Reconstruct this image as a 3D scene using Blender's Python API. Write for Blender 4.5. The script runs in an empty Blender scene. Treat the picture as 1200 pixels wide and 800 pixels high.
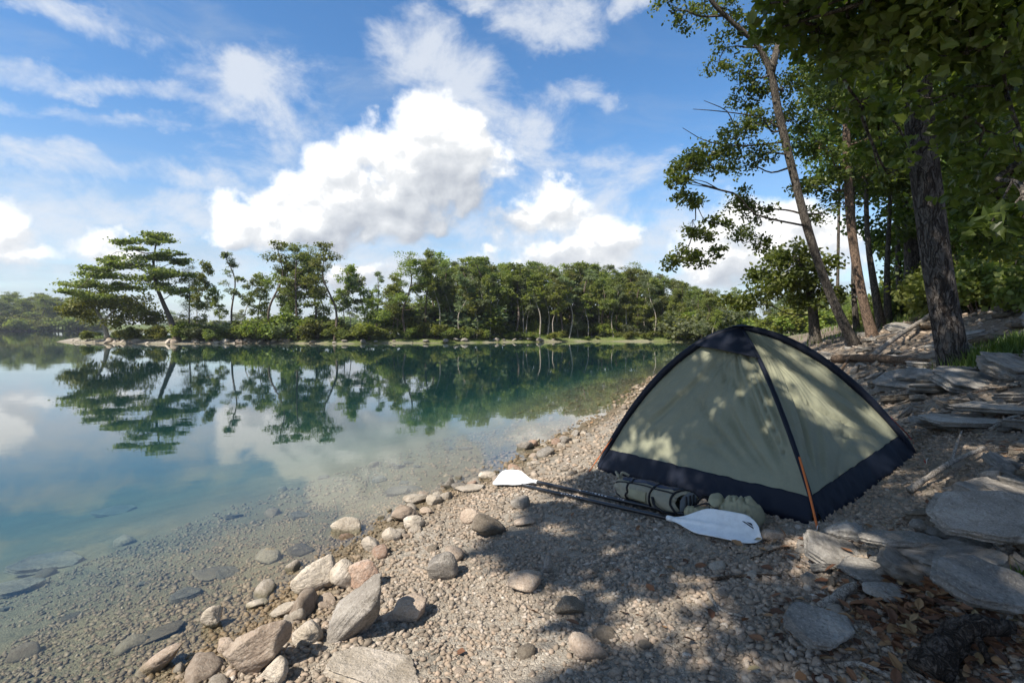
import bpy, math
import numpy as np
from math import radians as R, sin, cos, tan, atan, pi
from mathutils import Vector

sc = bpy.context.scene
COL = sc.collection
RNG = np.random.default_rng(7)

# ------------------------------------------------------------------ noise
_tab = np.random.default_rng(11).random((256, 256))
def vn(x, y):
    x = np.asarray(x, float); y = np.asarray(y, float)
    xi = np.floor(x).astype(int); yi = np.floor(y).astype(int)
    fx = x - xi; fy = y - yi
    fx = fx*fx*fx*(fx*(fx*6-15)+10); fy = fy*fy*fy*(fy*(fy*6-15)+10)
    a = _tab[xi & 255, yi & 255]; b = _tab[(xi+1) & 255, yi & 255]
    c = _tab[xi & 255, (yi+1) & 255]; d = _tab[(xi+1) & 255, (yi+1) & 255]
    return (a*(1-fx)+b*fx)*(1-fy) + (c*(1-fx)+d*fx)*fy - .5
def fbm(x, y, o=4):
    s = 0; a = 1.
    for k in range(o):
        s = s + a*vn(x*2**k + 17.3*k, y*2**k - 9.1*k); a *= .5
    return s
_tab3 = np.random.default_rng(5).random((64, 64, 64))
def vn3(p):
    i = np.floor(p).astype(int); f = p - i; f = f*f*(3-2*f)
    r = 0
    for dx in (0, 1):
        for dy in (0, 1):
            for dz in (0, 1):
                w = (f[..., 0] if dx else 1-f[..., 0])*(f[..., 1] if dy else 1-f[..., 1])*(f[..., 2] if dz else 1-f[..., 2])
                r = r + w*_tab3[(i[..., 0]+dx) & 63, (i[..., 1]+dy) & 63, (i[..., 2]+dz) & 63]
    return r - .5
def fbm3(p, o=3):
    s = 0; a = 1.
    for k in range(o):
        s = s + a*vn3(p*2**k + 13.7*k); a *= .5
    return s
def smooth(a, b, x):
    t = np.clip((x-a)/(b-a), 0, 1); return t*t*(3-2*t)

# ------------------------------------------------------------------ terrain
LAND = np.array([(-4.5, -60), (-2.9, -8), (-2.3, -3), (-1.8, 0), (-1.55, 2.3), (-1.25, 3.6), (-.85, 4.6), (-.35, 5.5), (.55, 7.2),
    (2.15, 10.3), (4.0, 15), (10.3, 29), (16, 43), (18.5, 52), (17.5, 57), (9.7, 58.5), (4, 56), (0, 55.5), (-5, 52.5), (-13, 51.5),
    (-16, 49.5), (-20, 50.5), (-26, 51.5), (-30, 50), (-34, 49.2), (-40, 51), (-45, 53.5), (-50, 56.5), (-53.5, 61), (-52, 65), (-44, 69),
    (-30, 71), (-14, 74), (2, 88), (10, 130), (0, 170), (-50, 205), (-100, 216), (-150, 206), (-190, 214), (-300, 200), (-700, 230), (-700, 1200),
    (1200, 1200), (1200, -60)], float)
def sdist(x, y):
    x = np.asarray(x, float).ravel(); y = np.asarray(y, float).ravel()
    best = np.full(x.shape, 1e9); inside = np.zeros(x.shape, bool)
    n = len(LAND)
    for i in range(n):
        ax, ay = LAND[i]; bx, by = LAND[(i+1) % n]
        ex, ey = bx-ax, by-ay
        t = np.clip(((x-ax)*ex+(y-ay)*ey)/(ex*ex+ey*ey), 0, 1)
        best = np.minimum(best, (x-ax-t*ex)**2+(y-ay-t*ey)**2)
        c = ((ay > y) != (by > y))
        if by != ay: inside ^= c & (x < (bx-ax)*(y-ay)/(by-ay)+ax)
    d = np.sqrt(best)
    return np.where(inside, d, -d)
PD = [0, .5, 1, 2, 3, 4, 5, 7, 10, 15, 25, 50, 200]
PZ = [0, .05, .10, .18, .29, .60, .98, 1.65, 2.6, 4.3, 7.2, 12, 22]
QD = [0, .6, 1.5, 3, 6, 12, 40]
QZ = [0, .10, .25, .52, 1.2, 2.4, 3.6]
def H(x, y):
    shp = np.shape(x)
    x = np.atleast_1d(np.asarray(x, float)).ravel(); y = np.atleast_1d(np.asarray(y, float)).ravel()
    d = sdist(x, y)
    d = d + .22*fbm(x*.9+3, y*.9, 3)*np.exp(-np.abs(d)*.25)
    hill = np.interp(d, PD, PZ)
    low = .55*(1-np.exp(-np.maximum(d, 0)/1.2))+.012*np.maximum(d, 0)
    k = smooth(24, 48, y)
    z = np.where(d > 0, hill*(1-k)+low*k, -np.interp(-d, QD, QZ))
    amp = .022 + .10*smooth(3.6, 6, d)*(1-k) + .25*k*smooth(1, 4, np.abs(d))
    z = z + amp*fbm(x*1.1, y*1.1, 4)
    z = z + .018*fbm(x*5, y*5, 2)*smooth(0, .6, np.abs(d))
    # ledges of slate on the slope
    led = (1-k)*smooth(4.2, 6.5, d)*.10
    q = z/.16; z = z + led*(smooth(.2, .8, q-np.floor(q))-(q-np.floor(q)))*1.2
    return z.reshape(shp) if shp else float(z[0])
def h1(x, y): return float(H(np.array([x]), np.array([y]))[0])

# ------------------------------------------------------------------ camera (18 mm on 36 mm film, a little over head height of a kneeling man)
CAM = np.array([0., 0., 1.6]); PITCH = atan(16.5/600)
cd = bpy.data.cameras.new('camera'); cam = bpy.data.objects.new('camera', cd); COL.objects.link(cam)
cam.location = CAM; cam.rotation_euler = (pi/2-PITCH, 0, 0)
cd.lens = 18; cd.sensor_width = 36; cd.clip_end = 5000; cd.clip_start = .05
sc.camera = cam
def ray(px, py):
    u = (px-600)/600; v = (400-py)/600
    d = np.array([u, cos(PITCH)+v*sin(PITCH), -sin(PITCH)+v*cos(PITCH)])
    return d/d[1]
def P(px, py, depth): return CAM + ray(px, py)*depth
_ts = np.geomspace(.6, 600, 2600)
def G(px, py, lift=0.):
    """where the sight line through a photo point meets the ground"""
    d = ray(px, py); q = CAM[None]+d[None]*_ts[:, None]
    g = q[:, 2]-H(q[:, 0], q[:, 1])-lift
    i = int(np.argmax(g < 0))
    if i == 0: i = len(_ts)-1
    t = _ts[i-1]+(_ts[i]-_ts[i-1])*g[i-1]/(g[i-1]-g[i]+1e-12)
    return CAM+d*t
def project(p):
    p = np.asarray(p, float)-CAM
    f = p[..., 1]*cos(PITCH)-p[..., 2]*sin(PITCH); u = p[..., 1]*sin(PITCH)+p[..., 2]*cos(PITCH)
    return 600+600*p[..., 0]/f, 400-600*u/f, f

# ------------------------------------------------------------------ mesh helpers
def mesh_np(name, V, F, mat=None, smooth_=True):
    """V (n,3), F (m,k) -> mesh with one face size"""
    V = np.ascontiguousarray(V, np.float32); F = np.ascontiguousarray(F, np.int32)
    me = bpy.data.meshes.new(name)
    me.vertices.add(len(V)); me.vertices.foreach_set('co', V.ravel())
    me.loops.add(F.size); me.loops.foreach_set('vertex_index', F.ravel())
    me.polygons.add(len(F)); me.polygons.foreach_set('loop_start', np.arange(0, F.size, F.shape[1], dtype=np.int32))
    me.polygons.foreach_set('use_smooth', np.full(len(F), smooth_, bool))
    me.update(calc_edges=True)
    if mat: me.materials.append(mat)
    return me
def link(name, me, parent=None, loc=None):
    o = bpy.data.objects.new(name, me); COL.objects.link(o)
    if parent is not None: o.parent = parent
    if loc is not None: o.location = loc
    return o
def tag(o, label=None, cat=None, group=None, kind=None):
    if label: o['label'] = label
    if cat: o['category'] = cat
    if group: o['group'] = group
    if kind: o['kind'] = kind
    return o
def empty(name, loc, label, cat, group=None):
    o = bpy.data.objects.new(name, None); COL.objects.link(o); o.location = loc; o.empty_display_size = .2
    return tag(o, label, cat, group)
def copy_tree(o, parent=None):
    c = o.copy(); COL.objects.link(c)
    if parent is not None: c.parent = parent
    for ch in KIDS.get(o.name, []): copy_tree(ch, c)
    return c
KIDS = {}
class MB:
    """collects quads from tubes and grids"""
    def __init__(s): s.V = []; s.F = []; s.n = 0
    def add(s, V, F):
        s.V.append(np.asarray(V, float)); s.F.append(np.asarray(F, int)+s.n); s.n += len(V)
    def tube(s, pts, rad, seg=8, flat=None, rough=0., seed=0):
        pts = np.asarray(pts, float); n = len(pts); rad = np.broadcast_to(np.asarray(rad, float), (n,)).copy()
        t = np.gradient(pts, axis=0); t /= np.linalg.norm(t, axis=1)[:, None]+1e-12
        ref = np.array([0, 0, 1.]) if abs(t[0][2]) < .9 else np.array([1., 0, 0])
        u = np.cross(t[0], ref); u /= np.linalg.norm(u)
        a = np.linspace(0, 2*pi, seg, endpoint=False); rings = []
        fu, fv = flat if flat else (1, 1)
        P_ = np.vstack([pts[:1], pts, pts[-1:]]); Rr = np.concatenate([[rad[0]*.02], rad, [rad[-1]*.02]]); T = np.vstack([t[:1], t, t[-1:]])
        for i in range(n+2):
            u = u-T[i]*np.dot(u, T[i]); u /= np.linalg.norm(u)+1e-12; v = np.cross(T[i], u)
            ring = (np.cos(a)[:, None]*u*fu+np.sin(a)[:, None]*v*fv)
            if rough:
                nn = fbm3((P_[i]+ring*Rr[i]+seed)*np.array([1, 1, .4])*2.2/max(rad.max()*4, .05)*.35, 3)
                ring = ring*(1+rough*nn)[:, None]
            rings.append(P_[i]+ring*Rr[i])
        V = np.vstack(rings); F = []
        m = n+2; i0 = (np.arange(m-1)[:, None]*seg+np.arange(seg)[None]).ravel(); j = ((np.arange(seg)+1) % seg)
        i1 = (np.arange(m-1)[:, None]*seg+j[None]).ravel()
        F = np.stack([i0, i1, i1+seg, i0+seg], 1)
        s.add(V, F)
    def grid(s, Gd, close_u=False):
        """Gd (r,c,3)"""
        r, c = Gd.shape[:2]; V = Gd.reshape(-1, 3)
        cc = c if close_u else c-1
        i = np.arange(r-1)[:, None]*c; j = np.arange(cc)[None]; j2 = (j+1) % c
        F = np.stack([(i+j).ravel(), (i+j2).ravel(), (i+c+j2).ravel(), (i+c+j).ravel()], 1)
        s.add(V, F)
    def arr(s): return np.vstack(s.V), np.vstack(s.F)
    def build(s, name, mat, parent=None, smooth_=True, loc=None):
        V, F = s.arr(); return link(name, mesh_np(name, V, F, mat, smooth_), parent, loc)
def thicken(o, th, offset=0):
    m = o.modifiers.new('thickness', 'SOLIDIFY'); m.thickness = th; m.offset = offset; return o
def catmull(pts, n=24):
    p = np.asarray(pts, float)
    if len(p) == 2: return p[0]+(p[1]-p[0])*np.linspace(0, 1, n)[:, None]
    q = np.vstack([2*p[0]-p[1], p, 2*p[-1]-p[-2]]); out = []
    for u in np.linspace(0, len(p)-1-1e-6, n):
        i = int(u); t = u-i; a, b, c, d = q[i:i+4]
        out.append(.5*((2*b)+(c-a)*t+(2*a-5*b+4*c-d)*t*t+(3*b-a-3*c+d)*t**3))
    return np.array(out)
def frames(N, rng):
    """random tangent frames for normals N (n,3) -> (n,3,3) columns u,v,n"""
    N = N/(np.linalg.norm(N, axis=1)[:, None]+1e-9)
    r = rng.normal(size=N.shape); u = r-N*(r*N).sum(1)[:, None]; u /= np.linalg.norm(u, axis=1)[:, None]+1e-9
    v = np.cross(N, u)
    return np.stack([u, v, N], 2)
def scatter(TV, TF, pos, fr, scale):
    """copies of one template: TV (k,3), TF (f,q); scale (n,) or (n,3)"""
    scale = np.asarray(scale, float)
    if scale.ndim == 1: scale = np.repeat(scale[:, None], 3, 1)
    M = fr*scale[:, None, :]
    V = np.einsum('nij,kj->nki', M, TV)+pos[:, None, :]
    F = TF[None]+(np.arange(len(pos))*len(TV))[:, None, None]
    return V.reshape(-1, 3), F.reshape(-1, TF.shape[1])
import bmesh
def ico(sub):
    bm = bmesh.new(); bmesh.ops.create_icosphere(bm, subdivisions=sub, radius=1)
    V = np.array([v.co[:] for v in bm.verts]); F = np.array([[v.index for v in f.verts] for f in bm.faces]); bm.free()
    return V, F

# ------------------------------------------------------------------ material helpers
class NT:
    def __init__(s, tree): s.t = tree; s.n = tree.nodes; s.l = tree.links
    def new(s, typ, **kw):
        nd = s.n.new(typ)
        for k, v in kw.items(): setattr(nd, k, v)
        return nd
    def put(s, sock, v):
        if isinstance(v, bpy.types.NodeSocket): s.l.new(v, sock)
        else:
            if hasattr(sock, 'default_value') and sock.type == 'RGBA' and len(v) == 3: v = (*v, 1)
            sock.default_value = v
    def m(s, op, a, b=None, c=None, clamp=False):
        nd = s.n.new('ShaderNodeMath'); nd.operation = op; nd.use_clamp = clamp
        for i, v in enumerate((a, b, c)):
            if v is not None: s.put(nd.inputs[i], v)
        return nd.outputs[0]
    def v(s, op, a, b=None, scale=None):
        nd = s.n.new('ShaderNodeVectorMath'); nd.operation = op; s.put(nd.inputs[0], a)
        if b is not None: s.put(nd.inputs[1], b)
        if scale is not None: s.put(nd.inputs['Scale'], scale)
        return nd.outputs['Value'] if op in ('DOT_PRODUCT', 'LENGTH', 'DISTANCE') else nd.outputs[0]
    def noise(s, vec, scale, detail=4, rough=.55, dist=0, out=0):
        nd = s.n.new('ShaderNodeTexNoise'); s.put(nd.inputs['Vector'], vec) if vec is not None else None
        for k, v in (('Scale', scale), ('Detail', detail), ('Roughness', rough), ('Distortion', dist)): s.put(nd.inputs[k], v)
        return nd.outputs[out]
    def voro(s, vec, scale, feature='F1', out='Distance', rnd=1.):
        nd = s.n.new('ShaderNodeTexVoronoi'); nd.feature = feature
        s.put(nd.inputs['Vector'], vec); s.put(nd.inputs['Scale'], scale); s.put(nd.inputs['Randomness'], rnd)
        return nd.outputs[out]
    def ramp(s, f, stops):
        nd = s.n.new('ShaderNodeValToRGB'); s.put(nd.inputs[0], f); e = nd.color_ramp.elements
        while len(e) < len(stops): e.new(.5)
        for el, (p, c) in zip(e, stops): el.position = p; el.color = (*c, 1) if len(c) == 3 else c
        return nd.outputs[0]
    def mix(s, f, a, b, typ='MIX'):
        nd = s.n.new('ShaderNodeMix'); nd.data_type = 'RGBA'; nd.blend_type = typ; nd.clamp_factor = True
        s.put(nd.inputs[0], f); s.put(nd.inputs[6], a); s.put(nd.inputs[7], b); return nd.outputs[2]
    def mr(s, v, a, b, c=0., d=1., typ='SMOOTHSTEP'):
        nd = s.n.new('ShaderNodeMapRange'); nd.interpolation_type = typ; nd.clamp = True if typ == 'LINEAR' else nd.clamp
        for i, x in enumerate((v, a, b, c, d)): s.put(nd.inputs[i], x)
        return nd.outputs[0]
    def bump(s, h, strength=.5, dist=.02, normal=None):
        nd = s.n.new('ShaderNodeBump'); s.put(nd.inputs['Height'], h); nd.inputs['Strength'].default_value = strength; nd.inputs['Distance'].default_value = dist
        if normal is not None: s.put(nd.inputs['Normal'], normal)
        return nd.outputs[0]
def material(name):
    m = bpy.data.materials.new(name); m.use_nodes = True; t = m.node_tree; t.nodes.clear()
    n = NT(t); out = n.new('ShaderNodeOutputMaterial'); return m, n, out
def principled(n, out, color, rough=.8, normal=None, spec=.3, metal=0., **kw):
    b = n.new('ShaderNodeBsdfPrincipled'); n.put(b.inputs['Base Color'], color); n.put(b.inputs['Roughness'], rough)
    b.inputs['Specular IOR Level'].default_value = spec; b.inputs['Metallic'].default_value = metal
    if normal is not None: n.put(b.inputs['Normal'], normal)
    for k, v in kw.items(): n.put(b.inputs[k], v)
    if out is not None: n.l.new(b.outputs[0], out.inputs[0])
    return b
# ------------------------------------------------------------------ materials
MAT = {}
def mat_rock(key, cols, patina=(.16, .13, .10), rough=.85, bscale=9., strength=.7):
    m, n, out = material('rock_'+key)
    tc = n.new('ShaderNodeTexCoord'); oi = n.new('ShaderNodeObjectInfo')
    off = n.v('SCALE', (31., 17., 23.), scale=oi.outputs['Random'])
    p = n.v('ADD', tc.outputs['Object'], off)
    f = n.noise(p, bscale*.5, 7, .62, .6)
    c = n.ramp(f, [(.28, cols[0]), (.47, cols[1]), (.62, cols[2]), (.78, cols[1])])
    st = n.noise(n.v('MULTIPLY', p, (1, 1, 3.2)), bscale*1.1, 6, .68, 1.2)
    c = n.mix(n.mr(st, .56, .72, 0, .55), c, patina)
    sp = n.noise(p, bscale*14, 3, .6)
    c = n.mix(n.mr(sp, .54, .68, 0, .35), c, (.55, .52, .47))
    c = n.mix(n.mr(sp, .44, .34, 0, .45), c, tuple(v*.4 for v in cols[0]))
    w = n.m('MULTIPLY_ADD', oi.outputs['Random'], .34, .82)
    c = n.mix(1., c, n.new('ShaderNodeCombineColor').outputs[0], 'MULTIPLY') if False else c
    hsv = n.new('ShaderNodeHueSaturation'); n.put(hsv.inputs['Color'], c); n.put(hsv.inputs['Value'], w)
    crack = n.voro(n.v('ADD', p, n.v('SCALE', n.noise(p, 6, 4, .6, 0, 1), scale=.25)), bscale*.55, 'DISTANCE_TO_EDGE')
    ch = n.mr(crack, 0., .028, 0, 1)
    hgt = n.m('ADD', n.m('MULTIPLY', f, .9), n.m('ADD', n.m('MULTIPLY', n.noise(p, bscale*6, 7, .72), .45), n.m('MULTIPLY', ch, .05)))
    lay = n.noise(n.v('MULTIPLY', p, (.7, .7, 7.)), bscale*1.3, 4, .6, .4); hgt = n.m('ADD', hgt, n.m('MULTIPLY', lay, .35))
    nb = n.bump(hgt, strength, .05)
    c2 = n.mix(n.mr(ch, 0, 1, .28, 0), hsv.outputs[0], (.09, .07, .05))
    gp = n.new('ShaderNodeNewGeometry'); wz = n.new('ShaderNodeSeparateXYZ'); n.put(wz.inputs[0], gp.outputs['Position'])
    wet = n.mr(n.m('ADD', wz.outputs[2], n.m('MULTIPLY', n.noise(gp.outputs['Position'], 9, 3, .6), .03)), .05, .02)
    c2 = n.mix(wet, c2, n.mix(1., c2, (.52, .52, .44), 'MULTIPLY'))
    principled(n, out, c2, n.m('MULTIPLY_ADD', wet, -.4, rough), nb, .25)
    MAT[key] = m
mat_rock('pale', [(.28, .235, .18), (.45, .39, .315), (.54, .475, .40)])
mat_rock('tan', [(.25, .19, .14), (.40, .315, .245), (.47, .39, .31)])
mat_rock('red', [(.24, .15, .10), (.38, .25, .18), (.45, .35, .28)])
mat_rock('grey', [(.15, .132, .112), (.25, .225, .195), (.34, .31, .272)])
mat_rock('brown', [(.12, .095, .07), (.20, .165, .125), (.27, .23, .18)])
mat_rock('slate', [(.13, .12, .107), (.23, .214, .192), (.34, .318, .287)], (.22, .19, .14), .7, 6.)

# ground: gravel, soil and lake bed, chosen by attributes written on the sheet
m, n, out = material('shore_gravel')
g = n.new('ShaderNodeNewGeometry'); pos = g.outputs['Position']
at = n.new('ShaderNodeAttribute', attribute_name='soil'); soil = at.outputs['Fac']
ag = n.new('ShaderNodeAttribute', attribute_name='turf'); turf = ag.outputs['Fac']
ab = n.new('ShaderNodeAttribute', attribute_name='bed'); bed = ab.outputs['Fac']
wp = n.v('ADD', pos, n.v('SCALE', n.noise(pos, 14, 3, .6, 0, 1), scale=.03))
wp = n.v('ADD', wp, n.v('SCALE', n.noise(pos, 45, 2, .6, 0, 1), scale=.012))
v1 = n.voro(wp, 62, out='Color'); d1 = n.voro(wp, 62, 'DISTANCE_TO_EDGE')
v2 = n.voro(wp, 14, out='Color'); d2 = n.voro(wp, 14, 'DISTANCE_TO_EDGE')
sx = n.new('ShaderNodeSeparateColor'); n.put(sx.inputs[0], v1); sy = n.new('ShaderNodeSeparateColor'); n.put(sy.inputs[0], v2)
big = n.noise(pos, .9, 5, .6)
peb = n.ramp(sx.outputs[0], [(0, (.17, .15, .125)), (.35, (.27, .24, .20)), (.7, (.34, .30, .245)), (1, (.43, .39, .33))])
pb2 = n.ramp(sy.outputs[1], [(0, (.15, .14, .12)), (.5, (.26, .235, .195)), (1, (.36, .32, .265))])
usebig = n.mr(n.noise(pos, 3.2, 3, .6), .48, .6)
peb = n.mix(usebig, peb, pb2)
gap = n.m('MAXIMUM', n.mr(d1, 0, .10, 1, 0), n.m('MULTIPLY', usebig, n.mr(d2, 0, .07, 1, 0)))
peb = n.mix(n.m('MULTIPLY', gap, .3), peb, (.13, .11, .085))
peb = n.mix(n.mr(big, .40, .60, 0, .7), peb, n.ramp(n.noise(pos, 60, 4, .7), [(.3, (.18, .145, .11)), (.6, (.33, .275, .215)), (.75, (.46, .40, .33))]))
lit = n.noise(pos, 26, 5, .7, 1.)
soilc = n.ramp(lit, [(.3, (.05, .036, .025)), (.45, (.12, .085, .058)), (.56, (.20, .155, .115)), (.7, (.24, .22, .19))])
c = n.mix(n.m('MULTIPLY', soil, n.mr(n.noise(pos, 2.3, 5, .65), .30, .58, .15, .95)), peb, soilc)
turfc = n.ramp(n.noise(pos, 5, 5, .7), [(.3, (.05, .075, .018)), (.55, (.12, .15, .04)), (.75, (.24, .21, .12))])
c = n.mix(turf, c, turfc)
bedc = n.mix(.55, peb, n.ramp(n.noise(pos, 1.2, 5, .65), [(.3, (.14, .15, .095)), (.6, (.25, .25, .18)), (.8, (.32, .31, .24))]))
c = n.mix(bed, c, bedc)
wet = n.new('ShaderNodeSeparateXYZ'); n.put(wet.inputs[0], pos); wet = n.mr(n.m('ADD', wet.outputs[2], n.m('MULTIPLY', n.noise(pos, 4, 3, .6), .03)), .065, .025)
c = n.mix(wet, c, n.mix(1., c, (.58, .54, .44), 'MULTIPLY'))
hgt = n.m('ADD', n.m('MULTIPLY', n.mr(d1, 0, .3), .5), n.m('ADD', n.m('MULTIPLY', n.mr(d2, 0, .3), n.m('MULTIPLY', usebig, .8)), n.m('MULTIPLY', lit, n.m('MULTIPLY', soil, 1.5))))
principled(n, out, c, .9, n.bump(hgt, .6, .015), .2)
MAT['ground'] = m

# loose pebbles
m, n, out = material('pebble_stone')
g = n.new('ShaderNodeNewGeometry'); r = g.outputs['Random Per Island']
c = n.ramp(r, [(0, (.14, .12, .10)), (.2, (.24, .20, .16)), (.42, (.36, .305, .245)), (.6, (.31, .24, .18)), (.78, (.44, .38, .315)), (.93, (.37, .28, .21)), (1, (.56, .51, .45))])
c = n.mix(n.mr(n.noise(g.outputs['Position'], 90, 4, .65), .4, .65, .4, 0), c, (.13, .11, .085))
mott = n.noise(g.outputs['Position'], .8, 4, .6)
c = n.mix(n.mr(mott, .42, .62, 0, .45), c, (.38, .285, .205))
wet = n.new('ShaderNodeSeparateXYZ'); n.put(wet.inputs[0], g.outputs['Position']); wet = n.mr(n.m('ADD', wet.outputs[2], n.m('MULTIPLY', n.noise(g.outputs['Position'], 4, 3, .6), .03)), .075, .03)
c = n.mix(wet, c, n.mix(1., c, (.58, .54, .43), 'MULTIPLY'))
principled(n, out, c, n.m('MULTIPLY_ADD', wet, -.5, .88), n.bump(n.noise(g.outputs['Position'], 110, 5, .7), .5, .006), .2)
MAT['pebble'] = m

def mat_leaf(key, cols, trans=.35, rough=.5, island=True, spec=.3, var=.5):
    m, n, out = material('foliage_'+key)
    g = n.new('ShaderNodeNewGeometry'); oi = n.new('ShaderNodeObjectInfo')
    r = g.outputs['Random Per Island']
    big = n.noise(g.outputs['Position'], 1.1, 3, .6)
    f = n.m('ADD', n.m('MULTIPLY', r, var), n.m('MULTIPLY', n.mr(big, .3, .7), 1-var))
    c = n.ramp(f, [(.05, cols[0]), (.5, cols[1]), (.95, cols[2])])
    hsv = n.new('ShaderNodeHueSaturation'); n.put(hsv.inputs['Color'], c)
    n.put(hsv.inputs['Hue'], n.m('MULTIPLY_ADD', oi.outputs['Random'], .045, .4785)); n.put(hsv.inputs['Value'], n.m('MULTIPLY_ADD', oi.outputs['Random'], .5, .78))
    b = principled(n, None, hsv.outputs[0], rough, None, spec)
    tr = n.new('ShaderNodeBsdfTranslucent'); n.put(tr.inputs[0], n.mix(1., hsv.outputs[0], (1.25, 1.3, .55), 'MULTIPLY'))
    mx = n.new('ShaderNodeMixShader'); mx.inputs[0].default_value = trans
    n.l.new(b.outputs[0], mx.inputs[1]); n.l.new(tr.outputs[0], mx.inputs[2]); n.l.new(mx.outputs[0], out.inputs[0])
    MAT[key] = m
mat_leaf('pine', [(.07, .095, .03), (.155, .18, .052), (.25, .265, .08)], .52)
mat_leaf('broad', [(.09, .125, .03), (.195, .23, .055), (.295, .305, .09)], .55)
mat_leaf('yellow', [(.09, .12, .02), (.15, .18, .03), (.23, .235, .045)], .35)
mat_leaf('bluegreen', [(.085, .11, .06), (.16, .19, .105), (.24, .265, .145)], .52)
mat_leaf('near', [(.05, .082, .018), (.105, .15, .03), (.18, .215, .048)], .52, .42, spec=.4)
mat_leaf('dark', [(.04, .07, .016), (.085, .125, .028), (.14, .18, .042)], .5, .45)
mat_leaf('grassy', [(.05, .08, .015), (.10, .15, .03), (.17, .21, .06)], .3)
m, n, out = material('dead_leaf')
g = n.new('ShaderNodeNewGeometry')
c = n.ramp(g.outputs['Random Per Island'], [(0, (.06, .032, .02)), (.3, (.13, .062, .034)), (.6, (.20, .10, .052)), (.85, (.27, .16, .08)), (1, (.30, .24, .13))])
principled(n, out, c, .7, None, .25); MAT['litter'] = m

def mat_bark(key, a, b, c_, scale=1., strength=1., zst=.16):
    m, n, out = material('bark_'+key)
    tc = n.new('ShaderNodeTexCoord'); oi = n.new('ShaderNodeObjectInfo')
    p = n.v('ADD', tc.outputs['Object'], n.v('SCALE', (5., 9., 7.), scale=oi.outputs['Random']))
    p = n.v('ADD', p, n.v('SCALE', n.noise(p, 5*scale, 3, .6, 0, 1), scale=.10/scale))
    q = n.v('MULTIPLY', p, (1, 1, zst))
    rd = n.m('ABSOLUTE', n.m('SUBTRACT', n.noise(q, 11*scale, 3, .55, .8), .5)); rd2 = n.m('ABSOLUTE', n.m('SUBTRACT', n.noise(n.v('MULTIPLY', p, (1, 1, zst*1.8)), 24*scale, 3, .6, .6), .5))
    w = n.m('MULTIPLY', n.mr(rd, .0, .075), n.m('MULTIPLY_ADD', n.mr(rd2, 0, .06), .5, .5))
    col = n.mix(n.m('MULTIPLY_ADD', n.noise(q, 7*scale, 3, .6), .7, n.m('MULTIPLY', n.noise(p, 40*scale, 4, .65), .5)), b, c_)
    col = n.mix(w, a, col)
    h_ = n.m('ADD', w, n.m('MULTIPLY', n.noise(n.v('MULTIPLY', p, (1, 1, .4)), 45*scale, 5, .7), .5))
    principled(n, out, col, .9, n.bump(h_, strength, .03/scale), .15)
    MAT['bark_'+key] = m
mat_bark('big', (.028, .022, .019), (.085, .072, .064), (.17, .15, .135), .9, 1.)
mat_bark('pine', (.06, .042, .033), (.16, .11, .082), (.26, .17, .115), 1.6, .9, .3)
mat_bark('grey', (.04, .035, .03), (.11, .095, .082), (.20, .175, .15), 1.6, .9, .3)
mat_bark('orange', (.07, .05, .038), (.18, .125, .09), (.29, .205, .15), 1.6, .7, .35)
mat_bark('far', (.055, .042, .034), (.12, .09, .07), (.19, .15, .12), 1.2, .5, .3)
mat_bark('pale', (.22, .19, .15), (.36, .32, .26), (.46, .42, .35), 1.2, .5, .3)
mat_bark('drift', (.14, .12, .10), (.30, .27, .23), (.43, .39, .34), 3., .5, .8)
mat_bark('log', (.05, .035, .025), (.16, .105, .07), (.25, .18, .125), 2., .8, .8)
mat_bark('root', (.02, .016, .013), (.06, .048, .04), (.12, .10, .085), 1.6, 1., .9)

def plain(key, color, rough=.6, spec=.4, bscale=None, bstr=.2, bdist=.002, mott=.0, **kw):
    m, n, out = material(key); tc = n.new('ShaderNodeTexCoord'); p = tc.outputs['Object']
    c = color
    if mott: c = n.mix(n.mr(n.noise(p, 18, 5, .65), .4, .68, 0, mott), color, tuple(v*.45 for v in color))
    nb = n.bump(n.noise(p, bscale, 4, .6), bstr, bdist) if bscale else None
    principled(n, out, c, rough, nb, spec, **kw); MAT[key] = m
def fabric(key, color, trans=.25, rough=.55, spec=.35, mott=.25):
    m, n, out = material(key); tc = n.new('ShaderNodeTexCoord'); p = tc.outputs['Object']
    c = n.mix(n.mr(n.noise(p, 3.5, 6, .65), .4, .7, 0, mott), color, tuple(v*.6 for v in color))
    c = n.mix(n.mr(n.noise(p, 60, 3, .6), .5, .7, 0, .12), c, tuple(min(1, v*1.5) for v in color))
    h_ = n.m('ADD', n.noise(p, 7, 5, .6, 1.), n.m('MULTIPLY', n.noise(p, 240, 2, .5), .05))
    b = principled(n, None, c, rough, n.bump(h_, .3, .02), spec)
    tr = n.new('ShaderNodeBsdfTranslucent'); n.put(tr.inputs[0], c)
    mx = n.new('ShaderNodeMixShader'); mx.inputs[0].default_value = trans
    n.l.new(b.outputs[0], mx.inputs[1]); n.l.new(tr.outputs[0], mx.inputs[2]); n.l.new(mx.outputs[0], out.inputs[0]); MAT[key] = m
fabric('tent_olive', (.30, .305, .215), .26)
fabric('tent_navy', (.007, .010, .020), .03, .6, .2)
fabric('bag_beige', (.30, .275, .205), .05, .7, .25, .45)
fabric('bag_olive', (.33, .31, .205), .05, .7, .25, .45)
plain('black_webbing', (.012, .012, .014), .7, .3, 300, .3)
plain('mesh_grey', (.16, .17, .18), .6, .4, 120, .4)
plain('bag_navy', (.02, .03, .06), .55, .4, 40, .3)
plain('orange_cord', (.62, .16, .04), .6, .3, 400, .4)
plain('red_cord', (.40, .045, .035), .6, .3, 400, .4)
plain('peg_metal', (.45, .45, .44), .35, .5, metal=1.)
plain('paddle_white', (.74, .76, .77), .32, .5, 9, .12, .01, .22)
plain('paddle_black', (.012, .013, .016), .3, .5, 60, .1)
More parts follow.
